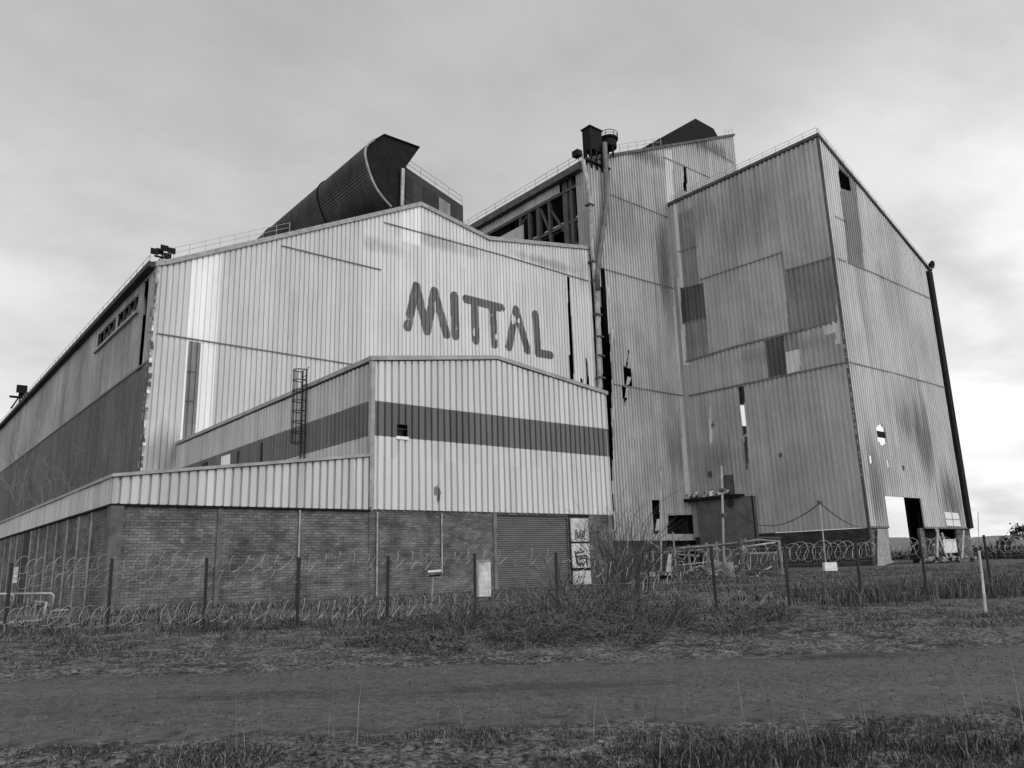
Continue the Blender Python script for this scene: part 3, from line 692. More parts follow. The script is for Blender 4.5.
# white notice on the lean-to wall
nz = onX(15, 577, XL); a = onX(18.5, 567, XL-.04); b = onX(12.5, 583, XL-.04)
t = thing('notice_board', 'small white notice board fixed to the far left brick wall', 'sign', (XL, a.y, b.z))
mb = MB(); mb.box((XL-.06, a.y, b.z), (XL-.02, b.y, a.z)); mb.build('plate', M['white'], t)
mb = MB(); 
for k in (.3, .6): z = b.z+(a.z-b.z)*k; mb.box((XL-.064, a.y, z-.03), (XL-.0605, b.y, z+.03))
build_each(mb, 'line', M['galv'], t)
# bent white pipe frames by the left fence
def pipe_frame(label, D, px, extra, r=.05, name='handrail'):
    o = onD(*px[0][0], D); t = thing(name, label, 'pipe frame', (o.x, o.y, 0))
    for path in px:
        mb = MB(); mb.tube([onD(x, y, D+dd) for (x, y, *q) in path for dd in [q[0] if q else 0]], r, 7); build_each(mb, 'rail', M['galv'], t, True)
    for path in extra:
        mb = MB(); mb.tube([onD(x, y, D+dd) for (x, y, *q) in path for dd in [q[0] if q else 0]], r*.8, 6); mb.build('brace', M['pipe'], t)
    return t
pipe_frame('bent pale pipe handrail standing in the weeds at the far left', 27., [[(7, 622), (13.5, 596), (12, 594), (0, 594), (-14, 594)], [(51, 612), (53.5, 595), (51.5, 593.5), (48, 593.5), (12, 594, .6)], [(43, 621), (46.5, 602)]],
           [[(34, 617), (36, 600)], [(36, 602), (46, 602)], [(26, 616), (28, 598)]], .042)
pipe_frame('low pale pipe frame on the ground beside the bent handrail', 26.5, [[(49, 624), (50.5, 611), (68, 609.5), (68.5, 623), (49, 626)]], [[(50, 618), (66, 616)], [(54, 623), (65, 612)]], .03)
g = onZ(0, 628); t = thing('fallen_pipe', 'long pale pipe lying on the ground under the handrail', 'pipe', (g.x, g.y, 0))
mb = MB(); mb.tube([onZ(-15, 627)+Vector((0, 0, .1)), onZ(22, 626)+Vector((0, 0, .12)), onZ(42, 623)+Vector((0, 0, .1))], .06, 7); mb.build('pipe', M['galv'], t)
# white boards, sign posts, bollards
def board(label, D, x0, y0, x1, y1, th=.05, mat='white', name='white_board', cat='board', frame=True):
    a, b = onD(x0, y0, D), onD(x1, y1, D); t = thing(name, label, cat, (a.x, a.y, b.z))
    r = Vector((cy, -sy, 0)); f = Vector((sy, cy, 0)); w = (b-a).dot(r)
    mb = MB(); p0 = Vector((a.x, a.y, b.z)); mb.prism([p0, p0+r*w, p0+r*w+Vector((0, 0, a.z-b.z)), p0+Vector((0, 0, a.z-b.z))], f*th); mb.build('panel', mat if not isinstance(mat, str) else M[mat], t)
    if frame:
        mb = MB(); mb.prism([p0-f*.02-r*.04, p0-f*.02+r*.04, p0-f*.02+r*.04+Vector((0, 0, a.z-b.z+.06)), p0-f*.02-r*.04+Vector((0, 0, a.z-b.z+.06))], -f*.05)
        q = p0+Vector((0, 0, a.z-b.z)); mb.prism([q-f*.02, q+r*w-f*.02, q+r*w-f*.02+Vector((0, 0, .06)), q-f*.02+Vector((0, 0, .06))], f*.1); mb.build('frame', M['conc'], t)
    return t
bm_ = NT('stained_white_board'); bmat = bm_.done(bm_.ramp(bm_.noise(3., 6, .75, bm_.map((1, 1, .6))), (.35, .34), (.6, .66)), .7)
board('tall stained white board standing upright behind the fence before the annex', 25.5, 477, 562, 491.5, 596, .05, bmat)
board('small white block at the foot of the leaning cable post', 62., 824.5, 562.5, 837, 570.5, .5, 'white', 'concrete_block', 'block', False)
board('square white sheet propped in the broken bay of the tall hall', 84., 943, 539.5, 956, 552.5, .05, 'white', 'pale_sheet', 'sheet', False)
g = onZ(431, 612); t = thing('sign_post', 'thin post with a small crosswise plate seen from its edge', 'post', (g.x, g.y, 0)); D = (g-Vector((0, 0, EYE))).dot(FW)
mb = MB(); mb.tube([onD(431, 612, D), onD(433.5, 574, D)], .025, 6); mb.build('post', M['pipe'], t)
mb = MB(); a, b = onD(428, 572.5, D), onD(441, 571.5, D); mb.prism([a, b, b+Vector((0, 0, .07)), a+Vector((0, 0, .07))], Vector((sy, cy, 0))*.25); mb.build('plate', M['white'], t)
mb = MB(); a, b = onD(429.5, 576, D), onD(440, 575, D); mb.tube([a, b], .04, 5); mb.build('clamp', M['dark'], t)
g = onZ(986, 614); t = thing('white_stake', 'thin weathered white stake standing in the verge at the right', 'stake', (g.x, g.y, 0)); D = (g-Vector((0, 0, EYE))).dot(FW)
mb = MB(); mb.tube([onD(986, 616, D), onD(984.5, 600, D), onD(982, 575, D), onD(979, 551, D)], [.035, .034, .03, .028], 7); mb.build('shaft', bmat, t)
mb = MB(); mb.tube([onD(979, 552, D), onD(978.5, 530, D), onD(978, 512, D)], .007, 5); mb.build('wire_tip', M['wire'], t)
# tall thin poles before the tower hall
def pole(label, base, top, r, mat='conc', kids=(), D=None):
    g = onZ(*base); D = D or (g-Vector((0, 0, EYE))).dot(FW); g = onD(*base, D)
    t = thing('pole', label, 'pole', (g.x, g.y, min(0, g.z)), 'tall thin poles before the halls')
    mb = MB(); mb.tube([Vector((g.x, g.y, -.1)), onD(*base, D), onD(*top, D)], [r*.85, r*.75, r*.65], 8); mb.build('shaft', M[mat], t, True)
    return t, D
t, D = pole('thin grey pole standing left of the dark doorway of the middle hall', (661, 578), (660.5, 471), .13, 'trim', D=66.)
mb = MB(); g = onD(667, 575, D-1.); mb.box((g.x-.45, g.y-.4, -.05), (g.x+.45, g.y+.4, .35)); mb.build('footing', M['dark'], t)
t, D = pole('tall grey pole in front of the small brick outbuilding', (724, 566), (721.5, 466), .16, 'trim', D=78.)
for y in (515, 490): 
    mb = MB(); a = onD(723, y, D); mb.box((a.x-.26, a.y-.26, a.z-.15), (a.x+.26, a.y+.26, a.z+.15)); mb.build('collar', M['rust'], t)
D2 = 64.; t, _ = pole('leaning cable post right of the pipe rack', (826, 566), (819.5, 500), .08, 'trim', D=D2)
mb = MB(); a = onD(820, 502, D2); mb.box((a.x-.3, a.y-.1, a.z-.1), (a.x+.3, a.y+.1, a.z+.1)); mb.build('crossarm', M['rust'], t)
g = onD(820, 503, D2); t = thing('overhead_cable', 'slack black cable sagging across the corner hall on both sides of the leaning post', 'cable', tuple(g))
def cat(a, b, sag, n=14): return [a.lerp(b, k/n)-Vector((0, 0, sag*4*(k/n)*(1-k/n))) for k in range(n+1)]
mb = MB(); mb.tube(cat(onX(738, 512, XR-.3), onD(820, 503, D2), 2.0), .045, 5); mb.build('left_span', M['post'], t)
mb = MB(); mb.tube(cat(onD(820, 503, D2), onX(868, 527, XR-.3), .7), .045, 5); mb.build('right_span', M['post'], t)
# white bollard with scrap round it
g = onZ(669, 579); D = (g-Vector((0, 0, EYE))).dot(FW)
t = thing('bollard', 'short pale flat bollard leaning on a dark block', 'bollard', (g.x, g.y, 0))
mb = MB(); a, b, c, d_ = onD(665, 577, D), onD(671, 577, D), onD(671.5, 554, D), onD(668.5, 554, D); mb.prism([a, b, c, d_], Vector((sy, cy, 0))*.15); mb.build('slab', bmat, t)
mb = MB(); a, b, c, d_ = onD(663.5, 583, D), onD(673, 583, D), onD(671.5, 577.5, D), onD(664, 577.5, D); mb.prism([a, b, c, d_], Vector((sy, cy, 0))*.4); mb.build('block', M['dark'], t)
for i, (x, y, lab) in enumerate(((719, 577, 'pale dented drum left of the low brick wall'), (729, 577, 'second pale drum touching the low brick wall'))):
    g = onZ(x, y); t = thing('drum', lab, 'drum', (g.x, g.y, 0), 'drums by the pipe rack')
    s = .5; mb = MB(); mb.tube([g, g+Vector((0, 0, .08)), g+Vector((0, 0, .55)), g+Vector((0, 0, .6)), g+Vector((0, 0, 1.2)), g+Vector((0, 0, 1.25))], [s, s*1.04, s, s*1.04, s, s*1.02], 14); mb.build('shell', M['conc'], t, True)
    mb = MB(); mb.tube([g+Vector((0, 0, 1.252)), g+Vector((0, 0, 1.27))], s*.92, 14); mb.build('lid', M['rust'], t)
# pipe rack
M['rack'] = plain('weathered_rack_paint', .2, .6, .6, .8)
DR = 72.
g = onD(700, 575, DR); rack = thing('pipe_rack', 'long low rack of pale pipes on thin posts in front of the middle hall', 'pipe rack', (g.x, g.y, 0))
for x, dd in ((652, 0), (674, 0), (688, 0), (706, 0), (716, 3), (740, -4), (745, 2), (779, -4)):
    mb = MB(); top = onD(x, 549-(x-650)*.11 + (0 if x < 770 else 7), DR+dd); mb.tube([(top.x, top.y, -.1), top], .13 if x != 740 else .2, 7); mb.build('post', M['rack'] if x not in (740,) else M['steel'], rack)
for path, r, m in (([(612, 556), (640, 553), (675, 549), (720, 545, -1), (760, 540, -3), (780, 541.5, -4)], .09, 'pipe'), ([(640, 551), (700, 546), (745, 543), (762, 538, 2), (780, 538.5, 0)], .12, 'steel'), ([(655, 553), (676, 551.5), (700, 550), (718, 549)], .11, 'pipe'),
                   ([(745, 547), (775, 542.5)], .1, 'galv'), ([(630, 548), (632, 565)], .09, 'pipe'), ([(646, 540), (660, 549)], .09, 'pipe'), ([(646, 552), (647, 569)], .09, 'pipe'), ([(646, 552), (700, 556)], .08, 'pipe'), ([(680, 568), (706, 567)], .08, 'pipe'), ([(740, 556), (746, 551), (742, 545)], .1, 'galv')):
    mb = MB(); mb.tube([onD(x, y, DR+(q[0] if q else 0)) for x, y, *q in path], r, 7); mb.build('pipe', M['rack' if m == 'pipe' else m], rack, True)
rr = random.Random(11)
for k in range(16):
    x = rr.uniform(618, 748); D_ = DR+rr.uniform(-5, 5); a = onD(x, 572, D_); tall = rr.uniform(1.2, 4.4)
    mb = MB(); mb.tube([(a.x, a.y, -.1), (a.x+rr.gauss(0, .12), a.y+rr.gauss(0, .12), tall)], rr.uniform(.05, .11), 6); mb.build('post', M[rr.choice(('steel', 'trim', 'rust', 'rack'))], rack)
for k in range(14):
    x = rr.uniform(616, 735); y = rr.uniform(548, 571); D_ = DR+rr.uniform(-4, 4); w = rr.uniform(8, 42)
    mb = MB(); mb.tube([onD(x, y, D_), onD(x+w, y-w*.05+rr.gauss(0, 3), D_+rr.uniform(-2, 2))], rr.uniform(.05, .1), 6); mb.build('pipe', M[rr.choice(('steel', 'rust', 'rust', 'trim'))], rack)
for i, (x, D_, n, lab) in enumerate(((652, 64, 26, 'heap of dark scrap and boards left of the pale bollard'), (700, 66, 30, 'scrap heap of bent pipe and plates under the middle of the pipe rack'), (752, 62, 22, 'small heap of rubble before the low brick wall'))):
    g = onD(x, 575, D_); t = thing('scrap_heap', lab, 'scrap', (g.x, g.y, 0), 'scrap heaps in the yard')
    mb = MB()
    for k in range(n):
        q = Vector((g.x+rr.gauss(0, 1.3), g.y+rr.gauss(0, .9), rr.uniform(0, .7))); u = Vector((rr.gauss(0, 1), rr.gauss(0, 1), rr.gauss(0, .5))).normalized(); w = u.cross(Vector((rr.gauss(0, 1), rr.gauss(0, 1), 1))).normalized()
        if k % 3: mb.tube([q, q+u*rr.uniform(.6, 2.)], rr.uniform(.03, .07), 5, rr.choice((0, 1, 2)))
        else: a_, b_ = rr.uniform(.3, .8), rr.uniform(.2, .5); mb.prism([q, q+u*a_, q+u*a_+w*b_, q+w*b_], u.cross(w)*.04, rr.choice((0, 1, 2)))
    mb.build('debris', [M['rust'], M['steel'], M['conc']], t)['kind'] = 'stuff'
# low brick wall with pale coping beside the rack
a, b = onD(737, 560, 70), onD(776, 557, 68); gz_ = Vector((a.x, a.y, 0)), Vector((b.x, b.y, 0))
t = thing('low_brick_wall', 'low rough brick wall with pale coping under the right end of the pipe rack', 'wall', tuple(gz_[0]))
e = (gz_[1]-gz_[0]); n = Vector((-e.y, e.x, 0)).normalized()
h = onD(755, 554, 69).z
mb = MB(); mb.prism([gz_[0]-Vector((0, 0, .2)), gz_[1]-Vector((0, 0, .2)), gz_[1]+Vector((0, 0, h)), gz_[0]+Vector((0, 0, h))], n*.4); mb.build('brickwork', M['brick_l'], t)
mb = MB(); mb.prism([gz_[0]-n*.08+Vector((0, 0, h+.003)), gz_[1]-n*.08+Vector((0, 0, h+.003)), gz_[1]-n*.08+Vector((0, 0, h+.15)), gz_[0]-n*.08+Vector((0, 0, h+.15))], n*.56); mb.build('coping', M['pipe'], t)
# small outbuilding in the inner corner
XB = 104.1
y0, y1, hz = onX(751.5, 500, XB).y, onX(697, 500, XB).y, onX(725, 496, XB).z
ob = thing('small_outbuilding', 'small square dark rendered outbuilding with a scrap littered flat roof in the inner corner', 'outbuilding', (XB, y0, 0))
mb = MB(); mb.box((XB, y0, -.2), (XR-.12, y1, hz-.35)); w = mb.build('wall', plain('dark_render', .12, .85, .45, .5), ob)
mb = MB(); p = onX(731, 503, XB); mb.prism([(XB-.02, p.y+.75*math.cos(k*.9)*random.uniform(.7, 1.2), p.z+.8*math.sin(k*.9)) for k in range(7)], (.015, 0, 0)); mb.build('hole', M['void'], w)
mb = MB(); mb.box((XB-.03, y0-.06, -.2), (XB+.3, y0-.003, hz-.3)); mb.build('drain', M['dark'], w)
ys = onX(738, 492, XB-.6).y; mb = MB(); mb.box((XB-.8, ys, hz-.34), (XR-.12, y1+2.2, hz+.1)); roof = mb.build('roof', M['dark'], ob)
mb = MB()
for k in range(46):
    x = random.uniform(XB-.7, XR-.5); y = random.uniform(ys+2.5, y1+2.); r = random.uniform(.12, .5); z = hz+.1+random.uniform(0, .5)
    mb.prism([(x, y, z), (x+r, y+r*.3, z+r*.4), (x+r*1.2, y-r, z+r*.6), (x+.2*r, y-r*1.2, z+.1)], (random.uniform(-.1, .1), .1, random.uniform(.08, .5)), random.choice((0, 0, 1, 2)))
mb.build('scrap', [M['rust'], M['conc'], M['pale']], roof)['kind'] = 'stuff'
mb = MB(); p = onX(729, 482, XB+.8); mb.box((XB+.3, p.y-.5, hz+.1), (XB+1.4, p.y+.6, p.z+1.1)); mb.build('vent_box', M['rust'], roof)
# ================================================================== planks and rubble by the doorway
t = thing('plank_heap', 'leaning planks and rubble in the dark broken bay beside the tall doorway', 'rubble', (bx0, YR-1.5, 0))
mb = MB()
for (xa, ya, xb, yb) in ((924, 562, 934, 530), (936, 562, 932, 528), (941, 562, 938, 533), (921, 545, 930, 560), (949, 560, 960, 531)):
    a, b = cy_(xa, ya), cy_(xb, yb); mb.tube([a-Vector((0, 1.8, 0)), b-Vector((0, .5, 0))], .2, 4)
build_each(mb, 'plank', M['trim'], t)
mb = MB()
for k in range(90):
    x = bx0 + random.gauss(2, 4); y = YR-random.uniform(.2, 4); r = random.uniform(.15, .6); z = random.uniform(-.1, .5)
    mb.prism([(x, y, z), (x+r, y-r*.4, z), (x+r*.8, y+r*.5, z+r*.5), (x-.2*r, y+.3*r, z+r*.4)], (random.uniform(-.3, .3), -.2, random.uniform(.1, .5)), random.choice((0, 1)))
mb.build('rubble', [M['dark'], M['conc']], t)['kind'] = 'stuff'
t = thing('leaning_sheet', 'large pale sheet standing at the corner left of the tall doorway', 'sheet', (XR+.6, YR-1.2, 0))
mb = MB(); a = [cy_(876, 529), cy_(886.5, 529), cy_(889, 560), cy_(893, 562), cy_(876, 568)]
mb.prism([Vector((p.x, YR-.25, max(p.z, -.2))) for p in a], (0, .12, 0)); mb.build('panel', M['trim'], t)

# ================================================================== ground, road
def sines(x, y, s):
    return noise.fractal(Vector((x*s, y*s, 3.1)), 1.0, 2.1, 3)
def near_edge(t): return 8.35 + .02*t + .4*noise.noise(Vector((t*.5, 1.3, 0))) + .3*noise.noise(Vector((t*1.7, 4.3, 0))) + .16*noise.noise(Vector((t*5.1, 4.3, 0)))
def far_edge(t): return 13.45 + .01*t + .45*noise.noise(Vector((t*.35, 8.3, 0))) + .4*noise.noise(Vector((t*1.3, 2.3, 0))) + .2*noise.noise(Vector((t*4.3, 2.3, 0)))
def hgt(d, t):
    if abs(t) > 40 or d < 2 or d > 44: return 0.
    a, b = near_edge(t), far_edge(t)
    e = (a-d) if d < (a+b)/2 else (d-b)
    k = max(0., min(1., (e-.02)/.6)); fade = max(0., min(1., (44-d)/10., (40-abs(t))/8, (d-2)/1.))
    p = dt(d, t)
    return fade*k*(.05*sines(p.x, p.y, .45) + .035*sines(p.x, p.y, 1.9) + .02*sines(p.x, p.y, 5.) + (.05 if d > b else .02))
def axis_steps(parts):
    out = []
    for a, b, s in parts: out += list(np.arange(a, b-1e-6, s))
    return out
ds = axis_steps([(-400, -40, 90), (-40, 2, 6), (2, 5, .5), (5, 9, .085), (9, 13, .25), (13, 18, .1), (18, 28, .2), (28, 46, .75), (46, 160, 12), (160, 700, 90), (700, 6001, 900)])
ts = axis_steps([(-5000, -600, 800), (-600, -60, 90), (-60, -26, 4), (-26, -13, .4), (-13, 13, .12), (13, 30, .4), (30, 60, 4), (60, 600, 90), (600, 5001, 800)])
vs = []; 
for d in ds:
    for t_ in ts:
        p = dt(d, t_); vs.append((p.x, p.y, hgt(d, t_)))
W = len(ts); fs = [(i*W+j, i*W+j+1, (i+1)*W+j+1, (i+1)*W+j) for i in range(len(ds)-1) for j in range(W-1)]
g = NT('soil_and_dead_grass')
big = g.noise(.35, 6, .7); mid_ = g.noise(2.2, 6, .75); sm = g.noise(14., 5, .75)
c = g.mixc(g.ramp(big, (.38, 0.), (.58, 1.)), .016, .065)
c = g.mixc(g.ramp(mid_, (.45, 0.), (.58, 1.)), c, .11)
c = g.mixc(1., c, g.ramp(sm, (.40, .12), (.60, 1.8)), 'MULTIPLY')
M['ground'] = g.done(c, .95, 0, g.mixc(.5, mid_, sm), .9, .06, .15)
def rawmesh(name, v, f, mats, mi=None, kind=None, smooth=False):
    me = bpy.data.meshes.new(name); me.from_pydata(v, [], f)
    for m in mats: me.materials.append(m)
    if mi is not None: me.polygons.foreach_set('material_index', mi)
    if smooth: me.polygons.foreach_set('use_smooth', [True]*len(me.polygons))
    me.update(); o = link(bpy.data.objects.new(name, me))
    if kind: o['kind'] = kind
    return o
rawmesh('ground', vs, fs, [M['ground']], None, 'structure', True)
a_ = NT('worn_asphalt')
big = a_.noise(.3, 5, .65, a_.map((1, 1, 1))); fine_ = a_.noise(9., 8, .85); grit = a_.noise(24., 4, .85); mid_ = a_.noise(3.5, 6, .75)
# tracks run along the road: stretch noise in road direction
rot = a_.n('ShaderNodeMapping'); a_.l(a_.pos, rot.inputs[0]); rot.inputs['Rotation'].default_value = (0, 0, YAW); 
trk = a_.noise(1., 6, .7, a_.map((.10, .8, 1), (0, 0, 0), rot.outputs[0]))
c = a_.mixc(a_.ramp(big, (.35, 0.), (.65, 1.)), .042, .056)
c = a_.mixc(a_.ramp(trk, (.44, 0.), (.64, 1.)), c, .062)
c = a_.mixc(a_.ramp(trk, (.31, 1.), (.40, 0.)), c, .026)
c = a_.mixc(1., c, a_.ramp(mid_, (.3, .7), (.7, 1.25)), 'MULTIPLY')
c = a_.mixc(1., c, a_.ramp(fine_, (.36, .4), (.62, 1.6)), 'MULTIPLY')
c = a_.mixc(a_.ramp(grit, (.60, 0.), (.72, .8)), c, .16)
for (px, rad, amt) in (((835, 656), (2.1, .75), .68), ((20, 681), (1.4, .55), .6), ((215, 675), (1.2, .35), .45), ((560, 690), (1.6, .35), .4)):   # old damp tar patches
    o = onZ(*px); ct, cd = o.x*cy-o.y*sy, o.x*sy+o.y*cy
    sep_ = a_.n('ShaderNodeSeparateXYZ'); a_.l(rot.outputs[0], sep_.inputs[0])
    qx = a_.math('DIVIDE', a_.math('SUBTRACT', sep_.outputs[0], ct), rad[0]); qy = a_.math('DIVIDE', a_.math('SUBTRACT', sep_.outputs[1], cd), rad[1])
    rr_ = a_.math('SQRT', a_.math('ADD', a_.math('MULTIPLY', qx, qx), a_.math('MULTIPLY', qy, qy)))
    rr_ = a_.math('ADD', rr_, a_.math('MULTIPLY', a_.math('SUBTRACT', a_.noise(2.2, 7, .75), .5), 2.2))
    c = a_.mixc(1., c, a_.ramp(rr_, (.6, 1-amt), (1., 1.)), 'MULTIPLY')
ea = a_.n('ShaderNodeAttribute', attribute_name='edge_distance')
soil = a_.mixc(a_.ramp(a_.noise(3., 6, .75), (.4, 0.), (.62, 1.)), .018, .085)
ef = a_.math('ADD', ea.outputs['Fac'], a_.math('MULTIPLY', a_.math('SUBTRACT', a_.noise(1.1, 7, .75), .5), 2.6))
c = a_.mixc(a_.ramp(ef, (.25, 1.), (.6, 0.)), c, soil)
M['asphalt'] = a_.done(c, a_.ramp(big, (.3, .62), (.7, .9)), 0, fine_, .8, .012, .3)
v = []; f = []; edge = []; tt = list(np.arange(-90, -14, .5))+list(np.arange(-14, 14, .07))+list(np.arange(14, 90.1, .5)); K = 64
def road_relief(p): return .022*noise.noise(Vector((p.x*.5, p.y*.5, 7))) + .012*noise.noise(Vector((p.x*2.1, p.y*2.1, 3))) + .008*noise.noise(Vector((p.x*7., p.y*7., 3))) + .005*noise.noise(Vector((p.x*17., p.y*17., 3)))
def road_z(p, k): e = math.sin(math.pi*max(0, min(1, k))); return .03*e + road_relief(p)*min(1, e*4) + .012 - .05*(1-min(1, e*14))
for t_ in tt:
    a, b = near_edge(t_)-.12, far_edge(t_)+.12
    for k in range(K+1): p = dt(a+(b-a)*k/K, t_); v.append((p.x, p.y, road_z(p, k/K))); edge.append(min(k, K-k)*(b-a)/K)
for i in range(len(tt)-1):
    for k in range(K): q = i*(K+1)+k; f.append((q, q+K+1, q+K+2, q+1))
rd = rawmesh('road', v, f, [M['asphalt']], None, 'structure', True)
at = rd.data.attributes.new('edge_distance', 'FLOAT', 'POINT'); at.data.foreach_set('value', edge)
# concrete apron in front of the brick walls and yard track
v = []; f = []
M['apron'] = plain('yard_hardstanding', .06, .9, .6, .7, 0, .4)
for (xa, ya, xb, yb) in ((48, 20, 140, YR-3),):
    pass
# ================================================================== grass and weeds
M['g_dry'] = plain('dry_grass_blade', .155, .8, .5, 3.); M['g_mid'] = plain('dull_grass_blade', .035, .8, .3, 3.); M['g_dark'] = plain('dark_weed_blade', .010, .8, .3, 3.)
M['g_pale'] = plain('bleached_stalk', .22, .8, .3, 3.)
def blades(name, pts, hmin, hmax, wid, mix, lean=.5, kind='stuff', seed=1, label=None, cat=None, parent=None, hz=None):
    """pts (n,3) roots -> many bent tapering blades in one mesh"""
    r = np.random.default_rng(seed); n = len(pts)
    h = (hmin + (hmax-hmin)*r.random(n)**1.6) * (hz if hz is not None else 1.)
    th = r.random(n)*6.283; ln = lean*(.3+.7*r.random(n)); ph = r.random(n)*6.283
    w = wid*(.6+.8*r.random(n))
    dx, dy = np.cos(th), np.sin(th); wx, wy = np.cos(ph)*w/2, np.sin(ph)*w/2
    V = np.empty((n, 5, 3))
    for k, (fr, off, ww) in enumerate(((0, 0, 1), (.55, .3, .75))):
        x = pts[:, 0]+dx*ln*h*off; y = pts[:, 1]+dy*ln*h*off; z = pts[:, 2]+h*fr
        V[:, 2*k, 0] = x-wx*ww; V[:, 2*k, 1] = y-wy*ww; V[:, 2*k, 2] = z
        V[:, 2*k+1, 0] = x+wx*ww; V[:, 2*k+1, 1] = y+wy*ww; V[:, 2*k+1, 2] = z
    V[:, 4, 0] = pts[:, 0]+dx*ln*h; V[:, 4, 1] = pts[:, 1]+dy*ln*h; V[:, 4, 2] = pts[:, 2]+h*(1-.25*ln)
    base = np.arange(n)*5
    loops = np.stack([base, base+1, base+3, base+2, base+2, base+3, base+4], 1).ravel()
    me = bpy.data.meshes.new(name); me.vertices.add(n*5); me.vertices.foreach_set('co', V.ravel())
    me.loops.add(len(loops)); me.loops.foreach_set('vertex_index', loops.astype(np.int32))
    me.polygons.add(n*2); st = (np.arange(n)[:, None]*7 + np.array([0, 4])).ravel(); me.polygons.foreach_set('loop_start', st.astype(np.int32))
    me.polygons.foreach_set('loop_total', np.tile([4, 3], n).astype(np.int32))
    for m in ('g_dry', 'g_mid', 'g_dark', 'g_pale'): me.materials.append(M[m])
    mi = r.choice(4, n, p=mix); me.polygons.foreach_set('material_index', np.repeat(mi, 2).astype(np.int32))
    me.update(); me.validate(); o = link(bpy.data.objects.new(name, me))
    if parent is None: tag(o, label, cat, None, kind)
    else: o.parent = parent
    return o
def scatter(n, dr, tr, keep, seed):
    r = np.random.default_rng(seed); out = []; hs = []
    while len(out) < n:
        d = r.uniform(*dr); t_ = r.uniform(*tr); k = keep(d, t_)
        if k <= 0 or r.random() > k: continue
        p = dt(d, t_); out.append((p.x, p.y, hgt(d, t_)-.01)); hs.append(k)
    return np.array(out), np.array(hs)
def clump(d, t_, s, lo=0., hi=.35, seed=0.):
    v = noise.fractal(Vector((d*s, t_*s, seed)), 1., 2., 3); return max(0., min(1., (v-lo)/(hi-lo)))
nearT = (-9, 9)
def k1(d, t_):
    e = near_edge(t_)-d
    if e < -.4: return 0
    return max(.03, min(1, .15+e/.5))*(.10+.9*clump(d, t_, .9, -.15, .3, 2.))
P1, h1 = scatter(60000, (4.6, 8.8), nearT, k1, 11)
blades('near_verge_grass', P1, .02, .10, .006, [.26, .22, .44, .08], 1.6, seed=12, hz=.5+.8*h1, label='short tufted dead grass on the near verge of the road', cat='grass')
def k1b(d, t_):
    e = near_edge(t_)-d
    tx_ = max(0, min(1, (t_-.5)/1.))
    return 0 if e < .15 else clump(d, t_, .8, .02, .3, 7.)*(1 if t_ > .3 else .25)
P1, h1 = scatter(9000, (5.2, 8.6), nearT, k1b, 13)
blades('dark_verge_tufts', P1, .06, .22, .007, [.16, .28, .56, 0.], .9, seed=14, hz=.5+.6*h1, label='taller dark grass tufts near the road edge in the foreground', cat='grass')
P1, h1 = scatter(150, (6.4, 8.9), nearT, lambda d, t_: (.3 if d < near_edge(t_)+.1 else 0), 15)
blades('dry_stalks', P1, .2, .75, .006, [.3, .2, .1, .4], .35, seed=16, label='thin dry upright stalks scattered along the near road edge', cat='weeds')
def k2(d, t_):
    e = d-far_edge(t_)
    if e < -.5: return 0
    return max(.03, min(1., .10+e/5.))*(.05+.95*clump(d, t_, .6, -.12, .3, 4.))
P1, h1 = scatter(60000, (13.3, 24.), (-21, 22), k2, 21)
blades('far_verge_grass', P1, .03, .15, .010, [.34, .20, .36, .10], 1.5, seed=22, hz=.45+.8*h1, label='short patchy dead grass between the road and the wire fence', cat='grass')
def fence_d(t_): return 23.2 + max(0., (t_-6.))*.42
def k3(d, t_):
    e = abs(d-fence_d(t_)+.2); 
    w = 1. if -17 < t_ < -4 else .8
    return max(0, 1-e/1.6)*(.04+.96*clump(d, t_, .8, .0, .35, 9.))*w
P1, h1 = scatter(12000, (20, 34), (-21, 24), k3, 31)
blades('fence_foot_weeds', P1, .05, .42, .012, [.28, .28, .40, .04], .8, seed=32, hz=.4+.8*h1, label='dark tangled weeds along the foot of the wire fence', cat='weeds')
def k4(d, t_):
    if d < fence_d(t_)+.6: return 0
    p = dt(d, t_)
    if p.x > XL-.3 and p.y > YF-.3 and p.x < XH2+.3: return 0
    if p.x > XR-.5 and p.y > YR-.5: return 0
    return (.08+.92*clump(d, t_, .35, -.1, .3, 5.))*min(1., 1.2-d/120)
P1, h1 = scatter(70000, (23.5, 90), (-30, 62), k4, 41)
blades('yard_grass', P1, .08, .36, .035, [.40, .26, .28, .06], 1.1, seed=42, hz=.5+.7*h1, label='rough grass in the yard between the fence and the buildings', cat='grass')
def k5(d, t_):
    e = d-fence_d(t_)
    return (.06+.94*clump(d, t_, .6, -.1, .25, 6.)) if .2 < e < 7 and t_ > 10 + .0*d else 0
P1, h1 = scatter(12000, (24, 44), (9, 34), k5, 51)
blades('reed_bed', P1, .2, .8, .02, [.34, .26, .34, .06], .6, seed=52, hz=.55+.5*h1, label='tall dull reeds standing behind the fence at the right', cat='reeds')
def k6(d, t_): return .3+.7*clump(d, t_, .05, -.2, .3, 1.)
P1, h1 = scatter(30000, (95, 260), (85, 230), k6, 61)
blades('distant_scrub', P1, .8, 3.4, .45, [.06, .44, .5, 0.], .8, seed=62, hz=.5+.6*h1, label='dark scrub on the flat land beyond the tall hall at the right', cat='scrub')
